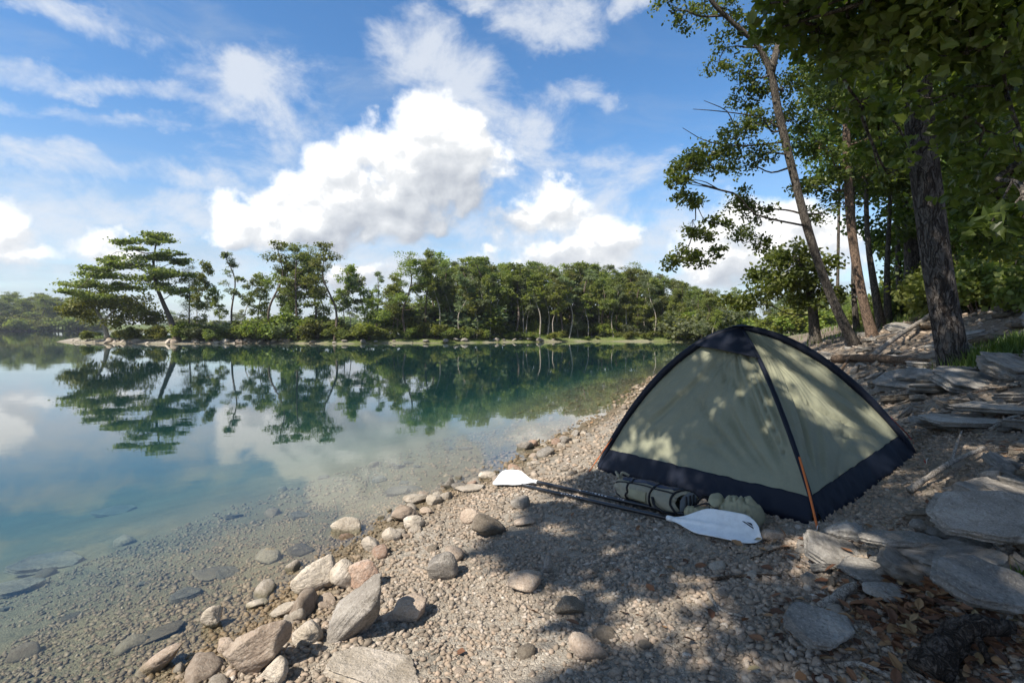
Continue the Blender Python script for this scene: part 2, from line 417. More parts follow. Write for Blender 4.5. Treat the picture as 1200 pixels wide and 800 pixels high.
plain('paddle_print', (.70, .70, .72), .5, .4)
plain('paddle_red', (.35, .05, .04), .5, .4)
# ------------------------------------------------------------------ light and sky
SUN_AZ = np.array([-.80, -.60]); SUN_AZ /= np.linalg.norm(SUN_AZ); SUN_EL = R(47)
SUN = np.array([SUN_AZ[0]*cos(SUN_EL), SUN_AZ[1]*cos(SUN_EL), sin(SUN_EL)])
sl = bpy.data.lights.new('sun', 'SUN'); sl.energy = 4.3; sl.angle = R(.53); sl.color = (1, .94, .84)
so = bpy.data.objects.new('sun', sl); COL.objects.link(so); sl.color = (1, .925, .81); so.location = (-20, -10, 30)
so.rotation_euler = Vector(-SUN).to_track_quat('-Z', 'Y').to_euler()
world = bpy.data.worlds.new('World'); sc.world = world; world.use_nodes = True
w = NT(world.node_tree); w.n.clear(); wout = w.new('ShaderNodeOutputWorld')
sky = w.new('ShaderNodeTexSky', sky_type='NISHITA'); sky.sun_disc = False; sky.sun_elevation = SUN_EL
sky.sun_rotation = math.atan2(SUN_AZ[0], SUN_AZ[1]); sky.altitude = 300; sky.air_density = 1.0; sky.dust_density = .3; sky.ozone_density = 2.2
# clouds: cumulus bodies given as directions (azimuth, elevation) with their angular radii, roughened by noise
def azel(px, py):
    d = ray(px, py); d = d/np.linalg.norm(d); return math.atan2(d[0], d[1]), math.asin(d[2])
CUM = [(290, 258, 40, 30, 1), (318, 240, 34, 30, 1), (345, 222, 38, 30, 1), (392, 206, 42, 36, 1), (440, 172, 40, 38, 1), (492, 150, 48, 38, 1), (540, 165, 46, 44, 1),
       (560, 190, 34, 34, .9), (500, 200, 76, 40, 1), (420, 240, 90, 34, 1), (350, 258, 70, 24, 1), (530, 215, 40, 36, .9), (452, 258, 60, 22, .9),
       
       (622, 258, 40, 28, .95), (655, 250, 44, 30, .95), (700, 285, 60, 34, .8), (600, 288, 34, 32, .8), (730, 284, 30, 16, .95), (640, 292, 80, 26, .8), (118, 288, 34, 18, .75), (0, 262, 40, 28, .6), (50, 298, 40, 14, .6), (865, 258, 60, 36, .9), (835, 295, 60, 34, .85), (930, 290, 60, 50, .7), (570, 300, 18, 14, .85), (1010, 300, 80, 40, .6), (430, 322, 44, 18, .85)]
WISP = [(120, 102, 210, 13, .85), (60, 128, 170, 10, .7), (90, 185, 210, 13, .85), (160, 205, 150, 9, .7), (200, 45, 170, 12, .45), (740, 330, 140, 40, .8), (628, 150, 26, 30, 1.25), (628, 165, 20, 24, 1.1), (640, 14, 54, 36, 1.35), (672, 38, 30, 16, 1.1), (572, -4, 32, 18, 1.2), (735, 2, 26, 16, 1.1), (272, 84, 28, 30, 1.3), (282, 92, 22, 22, 1.2), (485, 70, 44, 50, 1), (520, 110, 54, 46, 1), (556, 130, 40, 36, .8), (655, 205, 40, 26, .7), (714, 125, 14, 14, .7), (672, 108, 24, 16, .7), (628, 160, 40, 40, .7), (700, 215, 70, 30, .7), (290, 105, 60, 40, .7), (250, 90, 50, 30, .7), (760, 260, 90, 40, .6), (60, 255, 120, 36, .7), (330, 150, 90, 40, .40), (150, 260, 130, 40, .75), (120, 300, 160, 34, .9), (330, 315, 140, 30, .9), (560, 320, 160, 30, .9), (690, 300, 160, 40, .8), (500, 280, 120, 30, .7), (400, 300, 120, 30, .6)]
ge = w.new('ShaderNodeNewGeometry'); tcw = w.new('ShaderNodeTexCoord'); D0 = tcw.outputs['Generated']
gt = bpy.data.node_groups.new('cloud_density', 'ShaderNodeTree')
gt.interface.new_socket('Dir', in_out='INPUT', socket_type='NodeSocketVector')
gt.interface.new_socket('Density', in_out='OUTPUT', socket_type='NodeSocketFloat')
gt.interface.new_socket('Env', in_out='OUTPUT', socket_type='NodeSocketFloat')
gt.interface.new_socket('Soft', in_out='OUTPUT', socket_type='NodeSocketFloat')
gg = NT(gt); gi = gg.new('NodeGroupInput'); go = gg.new('NodeGroupOutput')
dv = gg.v('NORMALIZE', gi.outputs[0]); sp = gg.new('ShaderNodeSeparateXYZ'); gg.put(sp.inputs[0], dv)
az = gg.m('ARCTAN2', sp.outputs[0], sp.outputs[1]); el = gg.m('ARCSINE', sp.outputs[2])
wa = gg.new('ShaderNodeSeparateXYZ'); gg.put(wa.inputs[0], gg.noise(dv, 7, 6, .62, 0, 1)); az = gg.m('ADD', az, gg.m('MULTIPLY', gg.m('SUBTRACT', wa.outputs[0], .5), .15)); el = gg.m('ADD', el, gg.m('MULTIPLY', gg.m('SUBTRACT', wa.outputs[1], .5), .12))
def blobs(lst, ws):
  env = None
  for (px, py, rx, ry, wt) in lst:
    rx *= ws; ry *= ws; a0, e0 = azel(px, py); a1, _ = azel(px+rx, py); _, e1 = azel(px, py-ry)
    ra = abs(a1-a0); re = abs(e1-e0)
    dx = gg.m('MULTIPLY', gg.m('SUBTRACT', az, a0), 1/ra); dy = gg.m('MULTIPLY', gg.m('SUBTRACT', el, e0), 1/re)
    t = gg.m('MULTIPLY_ADD', dx, dx, gg.m('MULTIPLY', dy, dy))
    e = gg.m('MULTIPLY_ADD', t, -.55*wt, wt*.75)
    env = e if env is None else gg.m('SMOOTH_MAX', env, e, .18)
  return env
env = blobs(CUM, 1.12); wenv = blobs(WISP, 1.25)
# elsewhere in the sky: scattered cumulus by noise alone
gen = gg.m('MULTIPLY_ADD', gg.noise(gg.v('MULTIPLY', dv, (1, 1, 1.8)), 2.1, 3, .5), 4.2, -2.25)
inview = gg.mr(sp.outputs[1], .45, .62)
gen = gg.m('SUBTRACT', gen, gg.m('MULTIPLY', inview, 3))
env = gg.m('MAXIMUM', gg.m('MAXIMUM', env, gen), -1.5)
nz = gg.noise(gg.v('MULTIPLY', dv, (1, 1, 1.25)), 5.5, 9, .60, .25)
bil = gg.voro(gg.v('ADD', dv, gg.v('SCALE', gg.noise(dv, 9, 3, .6, 0, 1), scale=.06)), 13, 'SMOOTH_F1')
bil2 = gg.voro(gg.v('ADD', dv, gg.v('SCALE', gg.noise(dv, 22, 3, .6, 0, 1), scale=.03)), 34, 'SMOOTH_F1')
dens = gg.m('ADD', env, gg.m('MULTIPLY', gg.m('SUBTRACT', nz, .5), 2.0))
dens = gg.m('ADD', dens, gg.m('ADD', gg.m('MULTIPLY', gg.m('SUBTRACT', .42, bil), .75), gg.m('MULTIPLY', gg.m('SUBTRACT', .42, bil2), .36)))
gg.l.new(dens, go.inputs[0]); wz = gg.noise(gg.v('MULTIPLY', dv, (1, 1, 1.6)), 6.5, 9, .66, .3)
gg.put(go.inputs[1], gg.m('ADD', env, gg.m('MULTIPLY', gg.m('SUBTRACT', nz, .5), .9)))
gg.put(go.inputs[2], gg.m('ADD', wenv, gg.m('MULTIPLY', gg.m('SUBTRACT', wz, .5), 3.6)))
def dens_at(off):
    nd = w.new('ShaderNodeGroup'); nd.node_tree = gt
    w.put(nd.inputs[0], w.v('ADD', D0, off) if off else D0); return nd.outputs
A = dens_at(None); B = dens_at((-.030, 0, .105)); Cc = dens_at((-.010, 0, .016))
alpha = w.mr(A[0], .0, .50); alw = w.m('MULTIPLY', w.mr(A[2], -.15, 1.05), .80)
thick = w.mr(B[1], .05, .95)                      # cloud between this point and the upper left: grey
relief = w.m('MULTIPLY', w.m('SUBTRACT', A[0], Cc[0]), .85)
sh = w.m('ADD', w.m('SUBTRACT', .93, w.m('MULTIPLY', thick, .52)), relief, None, True)
ccol = w.ramp(sh, [(0, (.34, .37, .42)), (.35, (.43, .46, .51)), (.62, (.58, .605, .64)), (.85, (.72, .735, .75)), (1., (1, .995, .98))])
spd = w.new('ShaderNodeSeparateXYZ'); w.put(spd.inputs[0], w.v('NORMALIZE', D0)); up = w.m('MAXIMUM', spd.outputs[2], 0.)
# cirrus veils stretched sideways, and the pale band above the horizon
pv = w.v('DIVIDE', D0, None) if False else w.v('MULTIPLY', D0, (1.3, 1., 5.5))
pv = w.v('ADD', pv, w.v('SCALE', w.noise(D0, 2.5, 3, .5, 0, 1), scale=.8))
cir = w.m('MULTIPLY', w.mr(w.noise(pv, 2.0, 8, .62, .6), .47, .75), w.mr(spd.outputs[0], .30, -.45, .35, 1.))
cir = w.m('MULTIPLY', cir, w.mr(up, .75, .10, .35, .95))
band = w.mr(up, .36, .02, 0, .76); band = w.m('MULTIPLY', band, w.mr(w.noise(w.v('MULTIPLY', D0, (1.2, 1.2, 9)), 3.2, 6, .6, .4), .33, .62, .45, 1.))
veil = w.m('MAXIMUM', w.m('MULTIPLY', cir, .62), band)
bgs = w.new('ShaderNodeBackground'); bgs.inputs[1].default_value = .096
hs = w.new('ShaderNodeHueSaturation'); w.put(hs.inputs['Color'], sky.outputs[0]); hs.inputs['Saturation'].default_value = 1.25; w.put(bgs.inputs[0], hs.outputs[0])
bgv = w.new('ShaderNodeBackground'); bgv.inputs[0].default_value = (.60, .70, .83, 1); bgv.inputs[1].default_value = .44
bgc = w.new('ShaderNodeBackground'); w.put(bgc.inputs[0], ccol); bgc.inputs[1].default_value = .64
m1 = w.new('ShaderNodeMixShader'); w.put(m1.inputs[0], veil); w.l.new(bgs.outputs[0], m1.inputs[1]); w.l.new(bgv.outputs[0], m1.inputs[2])
bgw = w.new('ShaderNodeBackground'); bgw.inputs[0].default_value = (.86, .90, .96, 1); bgw.inputs[1].default_value = .50
m3 = w.new('ShaderNodeMixShader'); w.put(m3.inputs[0], alw); w.l.new(m1.outputs[0], m3.inputs[1]); w.l.new(bgw.outputs[0], m3.inputs[2])
m2 = w.new('ShaderNodeMixShader'); w.put(m2.inputs[0], alpha); w.l.new(m3.outputs[0], m2.inputs[1]); w.l.new(bgc.outputs[0], m2.inputs[2])
w.l.new(m2.outputs[0], wout.inputs[0])
world.cycles.sampling_method = 'MANUAL'; world.cycles.sample_map_resolution = 512
vs = sc.view_settings; vs.view_transform = 'Standard'; vs.look = 'None'; vs.gamma = 1; vs.exposure = .98; vs.use_curve_mapping = False
cy = sc.cycles; cy.max_bounces = 7; cy.diffuse_bounces = 3; cy.glossy_bounces = 3; cy.transparent_max_bounces = 12; cy.volume_bounces = 0
cy.transmission_bounces = 4; cy.caustics_reflective = False; cy.caustics_refractive = False; cy.sample_clamp_indirect = 6
cy.use_denoising = True
# ------------------------------------------------------------------ the ground: one sheet to the horizon, fine near the camera
def warp(n, lo, hi, c, s):
    a = math.asinh((lo-c)/s); b = math.asinh((hi-c)/s)
    return c+s*np.sinh(np.linspace(a, b, n))
gx = warp(560, -1500, 1500, 1.0, 2.2); gy = warp(560, -300, 2500, 3.6, 2.4)
GX, GY = np.meshgrid(gx, gy)
Z = H(GX, GY); D = sdist(GX, GY).reshape(GX.shape)
far = smooth(500, 1200, np.hypot(GX, GY)); Z = Z*(1-far)+far*np.where(D > 0, 6, -3)
b = MB(); b.grid(np.stack([GX, GY, Z], 2))
ground = b.build('ground', MAT['ground']); tag(ground, kind='structure')
def attr(name, val):
    a = ground.data.attributes.new(name, 'FLOAT', 'POINT'); a.data.foreach_set('value', np.ascontiguousarray(val.ravel(), np.float32))
ky = smooth(24, 48, GY)
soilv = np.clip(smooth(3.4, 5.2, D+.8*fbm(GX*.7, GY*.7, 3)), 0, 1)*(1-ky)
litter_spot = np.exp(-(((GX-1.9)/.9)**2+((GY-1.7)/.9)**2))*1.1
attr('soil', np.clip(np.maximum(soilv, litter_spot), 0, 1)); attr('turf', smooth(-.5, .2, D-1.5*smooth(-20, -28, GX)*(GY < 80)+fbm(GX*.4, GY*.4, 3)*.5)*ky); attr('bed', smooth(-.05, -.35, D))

# lake: a body of clear water with a reflecting surface
m, n, out = material('lake_water')
g = n.new('ShaderNodeNewGeometry')
dist_ = n.v('LENGTH', g.outputs['Position'])
pw = n.v('MULTIPLY', g.outputs['Position'], (1., 1.6, 1.))
rip = n.m('ADD', n.m('MULTIPLY', n.noise(pw, 1.3, 3, .5), 1.), n.m('ADD', n.m('MULTIPLY', n.noise(pw, .22, 2, .5), 3.5), n.m('MULTIPLY', n.noise(pw, 6, 3, .5), .12)))
nb = n.bump(rip, .11, .010)
cosi = n.m('ABSOLUTE', n.v('DOT_PRODUCT', g.outputs['Incoming'], g.outputs['Normal']))
fr = n.m('MULTIPLY_ADD', n.m('POWER', n.m('SUBTRACT', 1., cosi), 5), .98, .02)
gl = n.new('ShaderNodeBsdfGlossy'); gl.inputs['Roughness'].default_value = .018; n.put(gl.inputs['Normal'], nb); gl.inputs[0].default_value = (1, 1, 1, 1)
tp = n.new('ShaderNodeBsdfTransparent'); tp.inputs[0].default_value = (.97, .985, .98, 1)
mx = n.new('ShaderNodeMixShader'); n.put(mx.inputs[0], fr); n.l.new(tp.outputs[0], mx.inputs[1]); n.l.new(gl.outputs[0], mx.inputs[2]); n.l.new(mx.outputs[0], out.inputs[0])
va = n.new('ShaderNodeVolumeAbsorption'); va.inputs[0].default_value = (.40, .72, .72, 1); va.inputs[1].default_value = .35
vsct = n.new('ShaderNodeVolumeScatter'); vsct.inputs[0].default_value = (.22, .48, .60, 1); vsct.inputs[1].default_value = .016
ad = n.new('ShaderNodeAddShader'); n.l.new(va.outputs[0], ad.inputs[0]); n.l.new(vsct.outputs[0], ad.inputs[1]); n.l.new(ad.outputs[0], out.inputs[1])
MAT['water'] = m
X0, X1, Y0, Y1, Zb = -1400, 1400, -280, 2400, -9.
wv = [(X0, Y0, 0), (X1, Y0, 0), (X1, Y1, 0), (X0, Y1, 0), (X0, Y0, Zb), (X1, Y0, Zb), (X1, Y1, Zb), (X0, Y1, Zb)]
wf = [(0, 1, 2, 3), (7, 6, 5, 4), (0, 4, 5, 1), (1, 5, 6, 2), (2, 6, 7, 3), (3, 7, 4, 0)]
wat = link('lake_water', mesh_np('lake_water', np.array(wv, float), np.array(wf), MAT['water'], False)); tag(wat, kind='structure')

# ------------------------------------------------------------------ gravel: nobody could count it
T1, F1 = ico(1)
tmpl = []
for k in range(6):
    r_ = np.random.default_rng(40+k); pl = r_.normal(size=(8, 3)); pl /= np.linalg.norm(pl, axis=1)[:, None]; dd = r_.uniform(.5, .95, 8)
    q = T1@pl.T; q = np.where(q > .05, dd/np.maximum(q, .05), 9).min(1); tmpl.append(T1*np.minimum(q, 1.15)[:, None])
def gravel(name, boxes, rng):
    Vs, Fs, off = [], [], 0
    for (x0, x1, y0, y1, dens, s0, s1, pw_) in boxes:
        nn = int((x1-x0)*(y1-y0)*dens); x = rng.uniform(x0, x1, nn); y = rng.uniform(y0, y1, nn)
        d = sdist(x, y); keep = (d > -2.6) & ((d > -.35) | (rng.random(nn) < .85)) & (rng.random(nn) < np.where(d > 4.3, .55, 1.)) & (fbm(x*1.6, y*1.6, 3) > -.46+rng.uniform(-.16, .16, nn)) & ((vn(x*.55+9, y*.55+4)+.5*vn(x*1.3, y*1.3) < .70+rng.uniform(-.15, .15, nn)) | (d < .5))
        px, py, f = project(np.stack([x, y, H(x, y)], 1)); keep &= ((px > -160) & (px < 1360) & (f > .5)) | (f < 1.2)
        x, y, d = x[keep], y[keep], d[keep]; s = s0+(s1-s0)*rng.random(len(x))**pw_; s = s*(1.05+.3*fbm(x*.8+30, y*.8, 2)); s = np.where(d < -.35, s*.8, s)
        pos = np.stack([x, y, H(x, y)+s*.15], 1)
        N = np.stack([rng.normal(0, .28, len(x)), rng.normal(0, .28, len(x)), np.ones(len(x))], 1); fr_ = frames(N, rng)
        scl = np.stack([s*rng.uniform(.75, 1.35, len(x)), s*rng.uniform(.6, 1., len(x)), s*rng.uniform(.32, .7, len(x))], 1)
        for k in range(6):
            sel = np.arange(len(x)) % 6 == k
            V, F = scatter(tmpl[k], F1, pos[sel], fr_[sel], scl[sel]); Vs.append(V); Fs.append(F+off); off += len(V)
    return tag(link(name, mesh_np(name, np.vstack(Vs), np.vstack(Fs), MAT['pebble'])), kind='stuff')
gravel('gravel', [(-2.9, 3.6, 1.0, 3.2, 2900, .0055, .026, 2.1), (-4.2, 4.5, 3.2, 5.2, 1300, .007, .028, 2.1), (-5.5, 7, 5.2, 9.5, 260, .011, .042, 2.2),
    (0, 14, 9.5, 18, 40, .03, .09, 2.2), (-3, 5, -2, 1.0, 200, .01, .03, 1.8)], np.random.default_rng(3))

# ------------------------------------------------------------------ the air over the lake
m, n, out = material('haze_air'); pv_ = n.new('ShaderNodeVolumePrincipled'); pv_.inputs['Color'].default_value = (.80, .88, 1., 1); pv_.inputs['Density'].default_value = .0003; pv_.inputs['Anisotropy'].default_value = .2
n.l.new(pv_.outputs[0], out.inputs[1])
hv = [(-1600, -320, -12), (1600, -320, -12), (1600, 2600, -12), (-1600, 2600, -12), (-1600, -320, 60), (1600, -320, 60), (1600, 2600, 60), (-1600, 2600, 60)]
hz = link('haze', mesh_np('haze', np.array(hv, float), np.array([(3, 2, 1, 0), (4, 5, 6, 7), (0, 1, 5, 4), (1, 2, 6, 5), (2, 3, 7, 6), (3, 0, 4, 7)]), m, False)); tag(hz, kind='stuff')
# ------------------------------------------------------------------ rocks
I3 = ico(3); I4 = ico(4); I5 = ico(5)
def slab_mesh(name, size, seed, key, flat=.6):
    """a split plate of layered stone: angular outline, level top with a sharp rim, stepped sides"""
    r_ = np.random.default_rng(seed); n = 112; a = np.linspace(0, 2*pi, n, endpoint=False); m_ = r_.integers(6, 9)
    an = (np.arange(m_)+r_.uniform(-.32, .32, m_))*2*pi/m_; dn = r_.uniform(.66, .98, m_)
    def outline(dd, k=90.):
        c_ = np.cos(a[:, None]-an[None]); q = np.where(c_ > .12, dd[None]/np.maximum(c_, .12), 9); return -np.log(np.exp(-k*np.minimum(q, 1.35)).sum(1)+np.exp(-k*1.25))/k
    base = outline(dn); rows = []; th = 1.
    tiltv = r_.normal(0, .10, 2)
    def ring(f, z, out, rough):
        rr = out*f; x, y = np.cos(a)*rr, np.sin(a)*rr; p = np.stack([x, y, np.full(n, z)], 1)
        return x, y, z+rough*fbm(x*2.3+seed, y*2.3, 4)+rough*.25*fbm(x*11+seed, y*11, 3)+(tiltv[0]*x+tiltv[1]*y)
    chip = 1-.05*np.abs(fbm(np.cos(a)*5+seed, np.sin(a)*5, 3))*1.6
    for f in np.linspace(.02, .93, 15): rows.append(np.stack(ring(f, .5*th, base*chip, .17), 1))
    for f, dz in ((.965, .01), (.985, .03), (1., .075)): rows.append(np.stack(ring(f, .5*th-dz, base*chip, .17*(1-dz*4)), 1))
    lv = np.linspace(.09, 1., 14); off = 0.
    for k, t in enumerate(lv):
        if k % 2 == 0: off = r_.uniform(-.07, .06); dk = outline(dn+off+r_.normal(0, .03, m_))
        x, y, z = ring(1., .5*th-t*th, dk*(1-.03*np.abs(fbm(np.cos(a)*7+k*3., np.sin(a)*7, 3))*3)*(1-.18*max(0, t-.75)/.25), .02); rows.append(np.stack([x, y, z], 1))
    for f in (.8, .4, .02): rows.append(np.stack(ring(f, -.52*th, base*.8, 0), 1))
    G_ = np.array(rows); G_ = G_*np.array([size[0], size[1], size[2]*1.0]); mb = MB(); mb.grid(G_, True); V, F = mb.arr()
    return mesh_np(name, V, F[:, ::-1], MAT[key])
def rock_mesh(name, size, seed, key, ang=.75, planes=9, sub=3, flat=None):
    """a broken stone: a sphere cut by random planes, then roughened; size = half lengths"""
    r_ = np.random.default_rng(seed); V, F = I5 if sub == 5 else I4 if sub == 4 else I3
    if flat:
        a = np.linspace(0, 2*pi, 7, endpoint=False)+r_.normal(0, .28, 7); pl = np.stack([np.cos(a), np.sin(a), r_.normal(0, .22, 7)], 1); dd = r_.uniform(.58, .92, 7)
        pl = np.vstack([pl, [(.06, .03, 1), (-.04, .06, -1), (r_.normal(0, .4), r_.normal(0, .4), 1.)]]); dd = np.append(dd, [flat*.62, flat*.62, flat*.72])
    else:
        pl = r_.normal(size=(planes, 3)); dd = r_.uniform(.46, .86, planes)
    pl = pl/np.linalg.norm(pl, axis=1)[:, None]
    q = V@pl.T; rr = np.where(q > .04, dd/np.maximum(q, .04), 9)
    ang = max(ang, .72); k = 110. if flat else 16.+40.*ang; rmin = -np.log(np.exp(-k*np.minimum(rr, 1.6)).sum(1)+np.exp(-k*1.1))/k
    rad = (1-ang)*.85+ang*rmin
    W = V*rad[:, None]
    W = W+V*((.035 if flat else .08)*fbm3(V*1.7+seed*3.1, 3)+.045*fbm3(V*5+seed, 4))[:, None]; W = W-V*(.05*(1-np.minimum(np.abs(vn3(V*2.6+seed*1.7))*9, 1)))[:, None]*ang
    W = W/np.abs(W).max(0)
    return mesh_np(name, W*np.asarray(size), F, MAT[key])
def place_rock(name, label, px, py, w_, h_, key, seed, depth_ratio=.8, roll=0., ang=.75, yaw=0., sink=.18, flat=None, sub=4, dz=0., tilt=0., group=None, cat='rock'):
    """px, py = where its middle stands in the photo; w_, h_ = how large it looks; it rests on the ground there"""
    g_ = G(px, py+h_*.30); s = g_[1]/600
    L = w_*s/2; Hh = h_*s/2*(.92 if flat is None else .8); D_ = L*depth_ratio
    o = link(name, slab_mesh(name, (L*1.12, D_*1.12, Hh*2*flat*.62), seed, key) if flat else rock_mesh(name, (L, D_, Hh), seed, key, ang, sub=sub, flat=flat))
    o.location = (g_[0], g_[1]+D_*.35, h1(g_[0], g_[1]+D_*.35)+Hh*(1-2*sink)+dz); o.rotation_euler = (R(tilt), R(-roll), R(yaw))
    return tag(o, label, cat, group)
# (label, middle x, middle y, width, height, stone, seed, extras)
BOULDERS = [
 ('pale rounded rock standing alone in the water off the gravel point', 405, 619, 38, 26, 'pale', 101, dict(ang=.45)),
 ('low flat pale rock with dark cracks lying in the shallows', 314, 652, 36, 18, 'pale', 102, dict(ang=.6)),
 ('largest smooth cream rock at the waterline', 369, 679, 62, 44, 'pale', 103, dict(ang=.5, roll=18, depth_ratio=.7)),
 ('upright wedge of rock with a reddish tan face at the waterline', 424, 672, 44, 56, 'red', 104, dict(ang=.9, roll=58, depth_ratio=.6)),
 ('cream rock leaning against the left side of the reddish wedge rock', 403, 676, 34, 46, 'pale', 105, dict(ang=.7, roll=50)),
 ('small rounded pale rock above the reddish wedge rock', 435, 639, 26, 22, 'pale', 106, dict(ang=.5)),
 ('blocky pale rock standing in shallow water with a wet base', 249, 727, 28, 34, 'pale', 107, dict(ang=.8, sink=.1)),
 ('small flat white block of stone at the edge of the water', 300, 708, 27, 13, 'pale', 108, dict(ang=.85)),
 ('thin wedge shaped stone beside the small white block', 330, 716, 34, 15, 'pale', 109, dict(ang=.85, roll=22)),
 ('large angular boulder with a dark split face in the near shallows', 291, 773, 112, 62, 'tan', 110, dict(ang=.95, roll=34, depth_ratio=.5, sink=.1)),
 ('small angular block tucked beside the large split boulder', 318, 790, 38, 36, 'pale', 111, dict(ang=.9, roll=30)),
 ('long tilted grey slab leaning up out of the gravel', 408, 730, 128, 58, 'grey', 112, dict(ang=.95, roll=50, depth_ratio=.35, sink=.12)),
 ('rounded cream rock between the split boulder and the tilted slab', 361, 743, 42, 36, 'pale', 113, dict(ang=.6)),
 ('small dark sided stone left of the large split boulder', 263, 758, 26, 22, 'tan', 114, dict(ang=.8)),
 ('long low rock lying half in water at the bottom left of the beach', 184, 779, 66, 26, 'tan', 115, dict(ang=.8, roll=32, depth_ratio=.5)),
 ('broad cracked pale slab at the bottom edge of the beach', 430, 788, 118, 40, 'pale', 116, dict(ang=.9, depth_ratio=.6, flat=.6, roll=-6)),
 ('smooth rounded tan rock on the gravel right of the tilted slab', 482, 717, 46, 36, 'tan', 117, dict(ang=.35)),
 ('faceted grey rock standing on sunlit gravel in front of the shade', 515, 667, 44, 42, 'grey', 118, dict(ang=.75)),
 ('smooth pale stone lying in dappled shade below the white paddle blade', 615, 684, 42, 28, 'tan', 119, dict(ang=.35)),
 ('dark brown angular boulder on the beach left of the paddles', 567, 619, 50, 30, 'brown', 120, dict(ang=.8)),
 ('brown angular stone pointing down in the middle of the dappled gravel', 667, 711, 38, 32, 'brown', 121, dict(ang=.9)),
 ('long smooth sandy stone in the sun patch at the bottom middle', 688, 763, 52, 30, 'tan', 122, dict(ang=.3, roll=-28, depth_ratio=.6)),
 ('small pale stone lowest in the row of stones along the water edge', 458, 627, 24, 18, 'pale', 123, dict(ang=.6)),
 ('broad rounded stone in the row along the water edge', 474, 603, 34, 24, 'tan', 124, dict(ang=.5)),
 ('cream stone touching the broad rounded one in the waterside row', 484, 614, 26, 20, 'pale', 125, dict(ang=.6)),
 ('upper stone of the waterside row with green moss at its foot', 486, 586, 30, 15, 'pale', 126, dict(ang=.6)),
 ('rounded stone at the top of the waterside row', 507, 586, 22, 15, 'pale', 127, dict(ang=.5)),
 ('tiny stone under the top stone of the waterside row', 499, 599, 16, 10, 'tan', 128, dict(ang=.5)),
 ('flat pale stone at the water edge left of the white blade', 548, 572, 34, 10, 'pale', 129, dict(ang=.7, flat=.6)),
 ('pale cobble on the bank beside the white paddle blade', 571, 558, 22, 10, 'pale', 130, dict(ang=.6)),
 ('dull grey stone half buried below the paddle shafts', 611, 590, 26, 18, 'grey', 131, dict(ang=.6)),
 ('thin pale stone lying on the gravel above the dark brown boulder', 614, 612, 28, 10, 'tan', 132, dict(ang=.7)),
 ('round stone half sunk in gravel behind the dark brown boulder', 552, 606, 28, 20, 'tan', 133, dict(ang=.5)),
 ('dark upright stone next to the smooth pale stone in the shade', 642, 664, 14, 28, 'grey', 134, dict(ang=.8)),
 ('grey flat topped boulder in the shade at the bottom right', 960, 746, 84, 62, 'slate', 135, dict(ang=.85, depth_ratio=.75, roll=-8, flat=.55, tilt=20, dz=.03)),
 ('largest flat slate slab with a pale worn top at the right', 1172, 634, 150, 50, 'grey', 136, dict(ang=.9, depth_ratio=.62, flat=.5, sink=.05, dz=.10, roll=3, tilt=20)),
 ('big blue grey slate slab under the worn topped one', 1172, 706, 128, 74, 'slate', 137, dict(ang=.85, depth_ratio=.6, flat=.5, sink=.08, roll=-4, tilt=24, dz=.04)),
 ('long straight ledge stone between the tent and the big slabs', 1062, 646, 112, 34, 'slate', 138, dict(ang=.92, depth_ratio=.40, flat=.8, roll=-3, dz=.05)),
 ('rounded grey stone just below the orange strap of the tent', 1006, 627, 62, 28, 'slate', 139, dict(ang=.5)),
 ('grey triangular stone on the brown leaf litter', 1044, 695, 50, 32, 'slate', 140, dict(ang=.85, flat=.6)),
 ('small pale grey stone above the long ledge stone', 1084, 618, 34, 20, 'slate', 141, dict(ang=.8)),
 ('thin dark stone under the long ledge stone', 1030, 672, 74, 18, 'slate', 142, dict(ang=.85, flat=.6)),
 ('sunlit sandy stone beside the tip of the right paddle blade', 908, 628, 34, 16, 'tan', 143, dict(ang=.5)),
 ('rust stained slab lying on the slope right of the pale stick', 1165, 590, 44, 30, 'brown', 144, dict(ang=.85, flat=.6, roll=-30)),
 ('grey block at the right edge beyond the worn topped slab', 1186, 585, 36, 24, 'slate', 145, dict(ang=.85)),
 ('small square stone near the upper end of the pale stick', 1172, 562, 36, 22, 'tan', 146, dict(ang=.8)),
 ('broad low boulder on the slope behind the right tent corner', 1098, 453, 52, 26, 'grey', 147, dict(ang=.7, flat=.7)),
 ('long ledge of slate below the broad low boulder', 1138, 492, 96, 28, 'slate', 148, dict(ang=.85, flat=.55, depth_ratio=.6)),
 ('long grey ledge at the right edge of the slope', 1178, 478, 100, 24, 'grey', 149, dict(ang=.85, flat=.55, depth_ratio=.6)),
 ('flat slab lying beside the foot of the thick dark trunk', 1136, 431, 50, 16, 'slate', 150, dict(ang=.85, flat=.55)),
 ('dark slab on the slope with a black gap beneath it', 1112, 497, 60, 22, 'slate', 151, dict(ang=.85, flat=.55)),
 ('pale slab next to the fallen log behind the tent', 1080, 444, 40, 16, 'grey', 152, dict(ang=.85, flat=.55)),
 ('flat submerged slab in the shallows left of the cracked pale rock', 246, 673, 44, 10, 'brown', 153, dict(ang=.8, flat=.6)),
 ('thin drowned slab near the blocky pale rock', 186, 742, 46, 12, 'brown', 154, dict(ang=.8, flat=.6, roll=14)),
 ('dark drowned boulder far out in the clear shallows', 48, 662, 70, 22, 'slate', 155, dict(ang=.7, flat=.7)),
 ('dark drowned slab at the left edge of the shallows', 14, 690, 50, 22, 'slate', 156, dict(ang=.7, flat=.7)),
 ('long drowned slab just under the surface beyond the beach', 470, 576, 46, 8, 'grey', 157, dict(ang=.8, flat=.5)),
 ('pale drowned slab out in the greenish water', 128, 600, 48, 10, 'grey', 158, dict(ang=.7, flat=.6)),
]
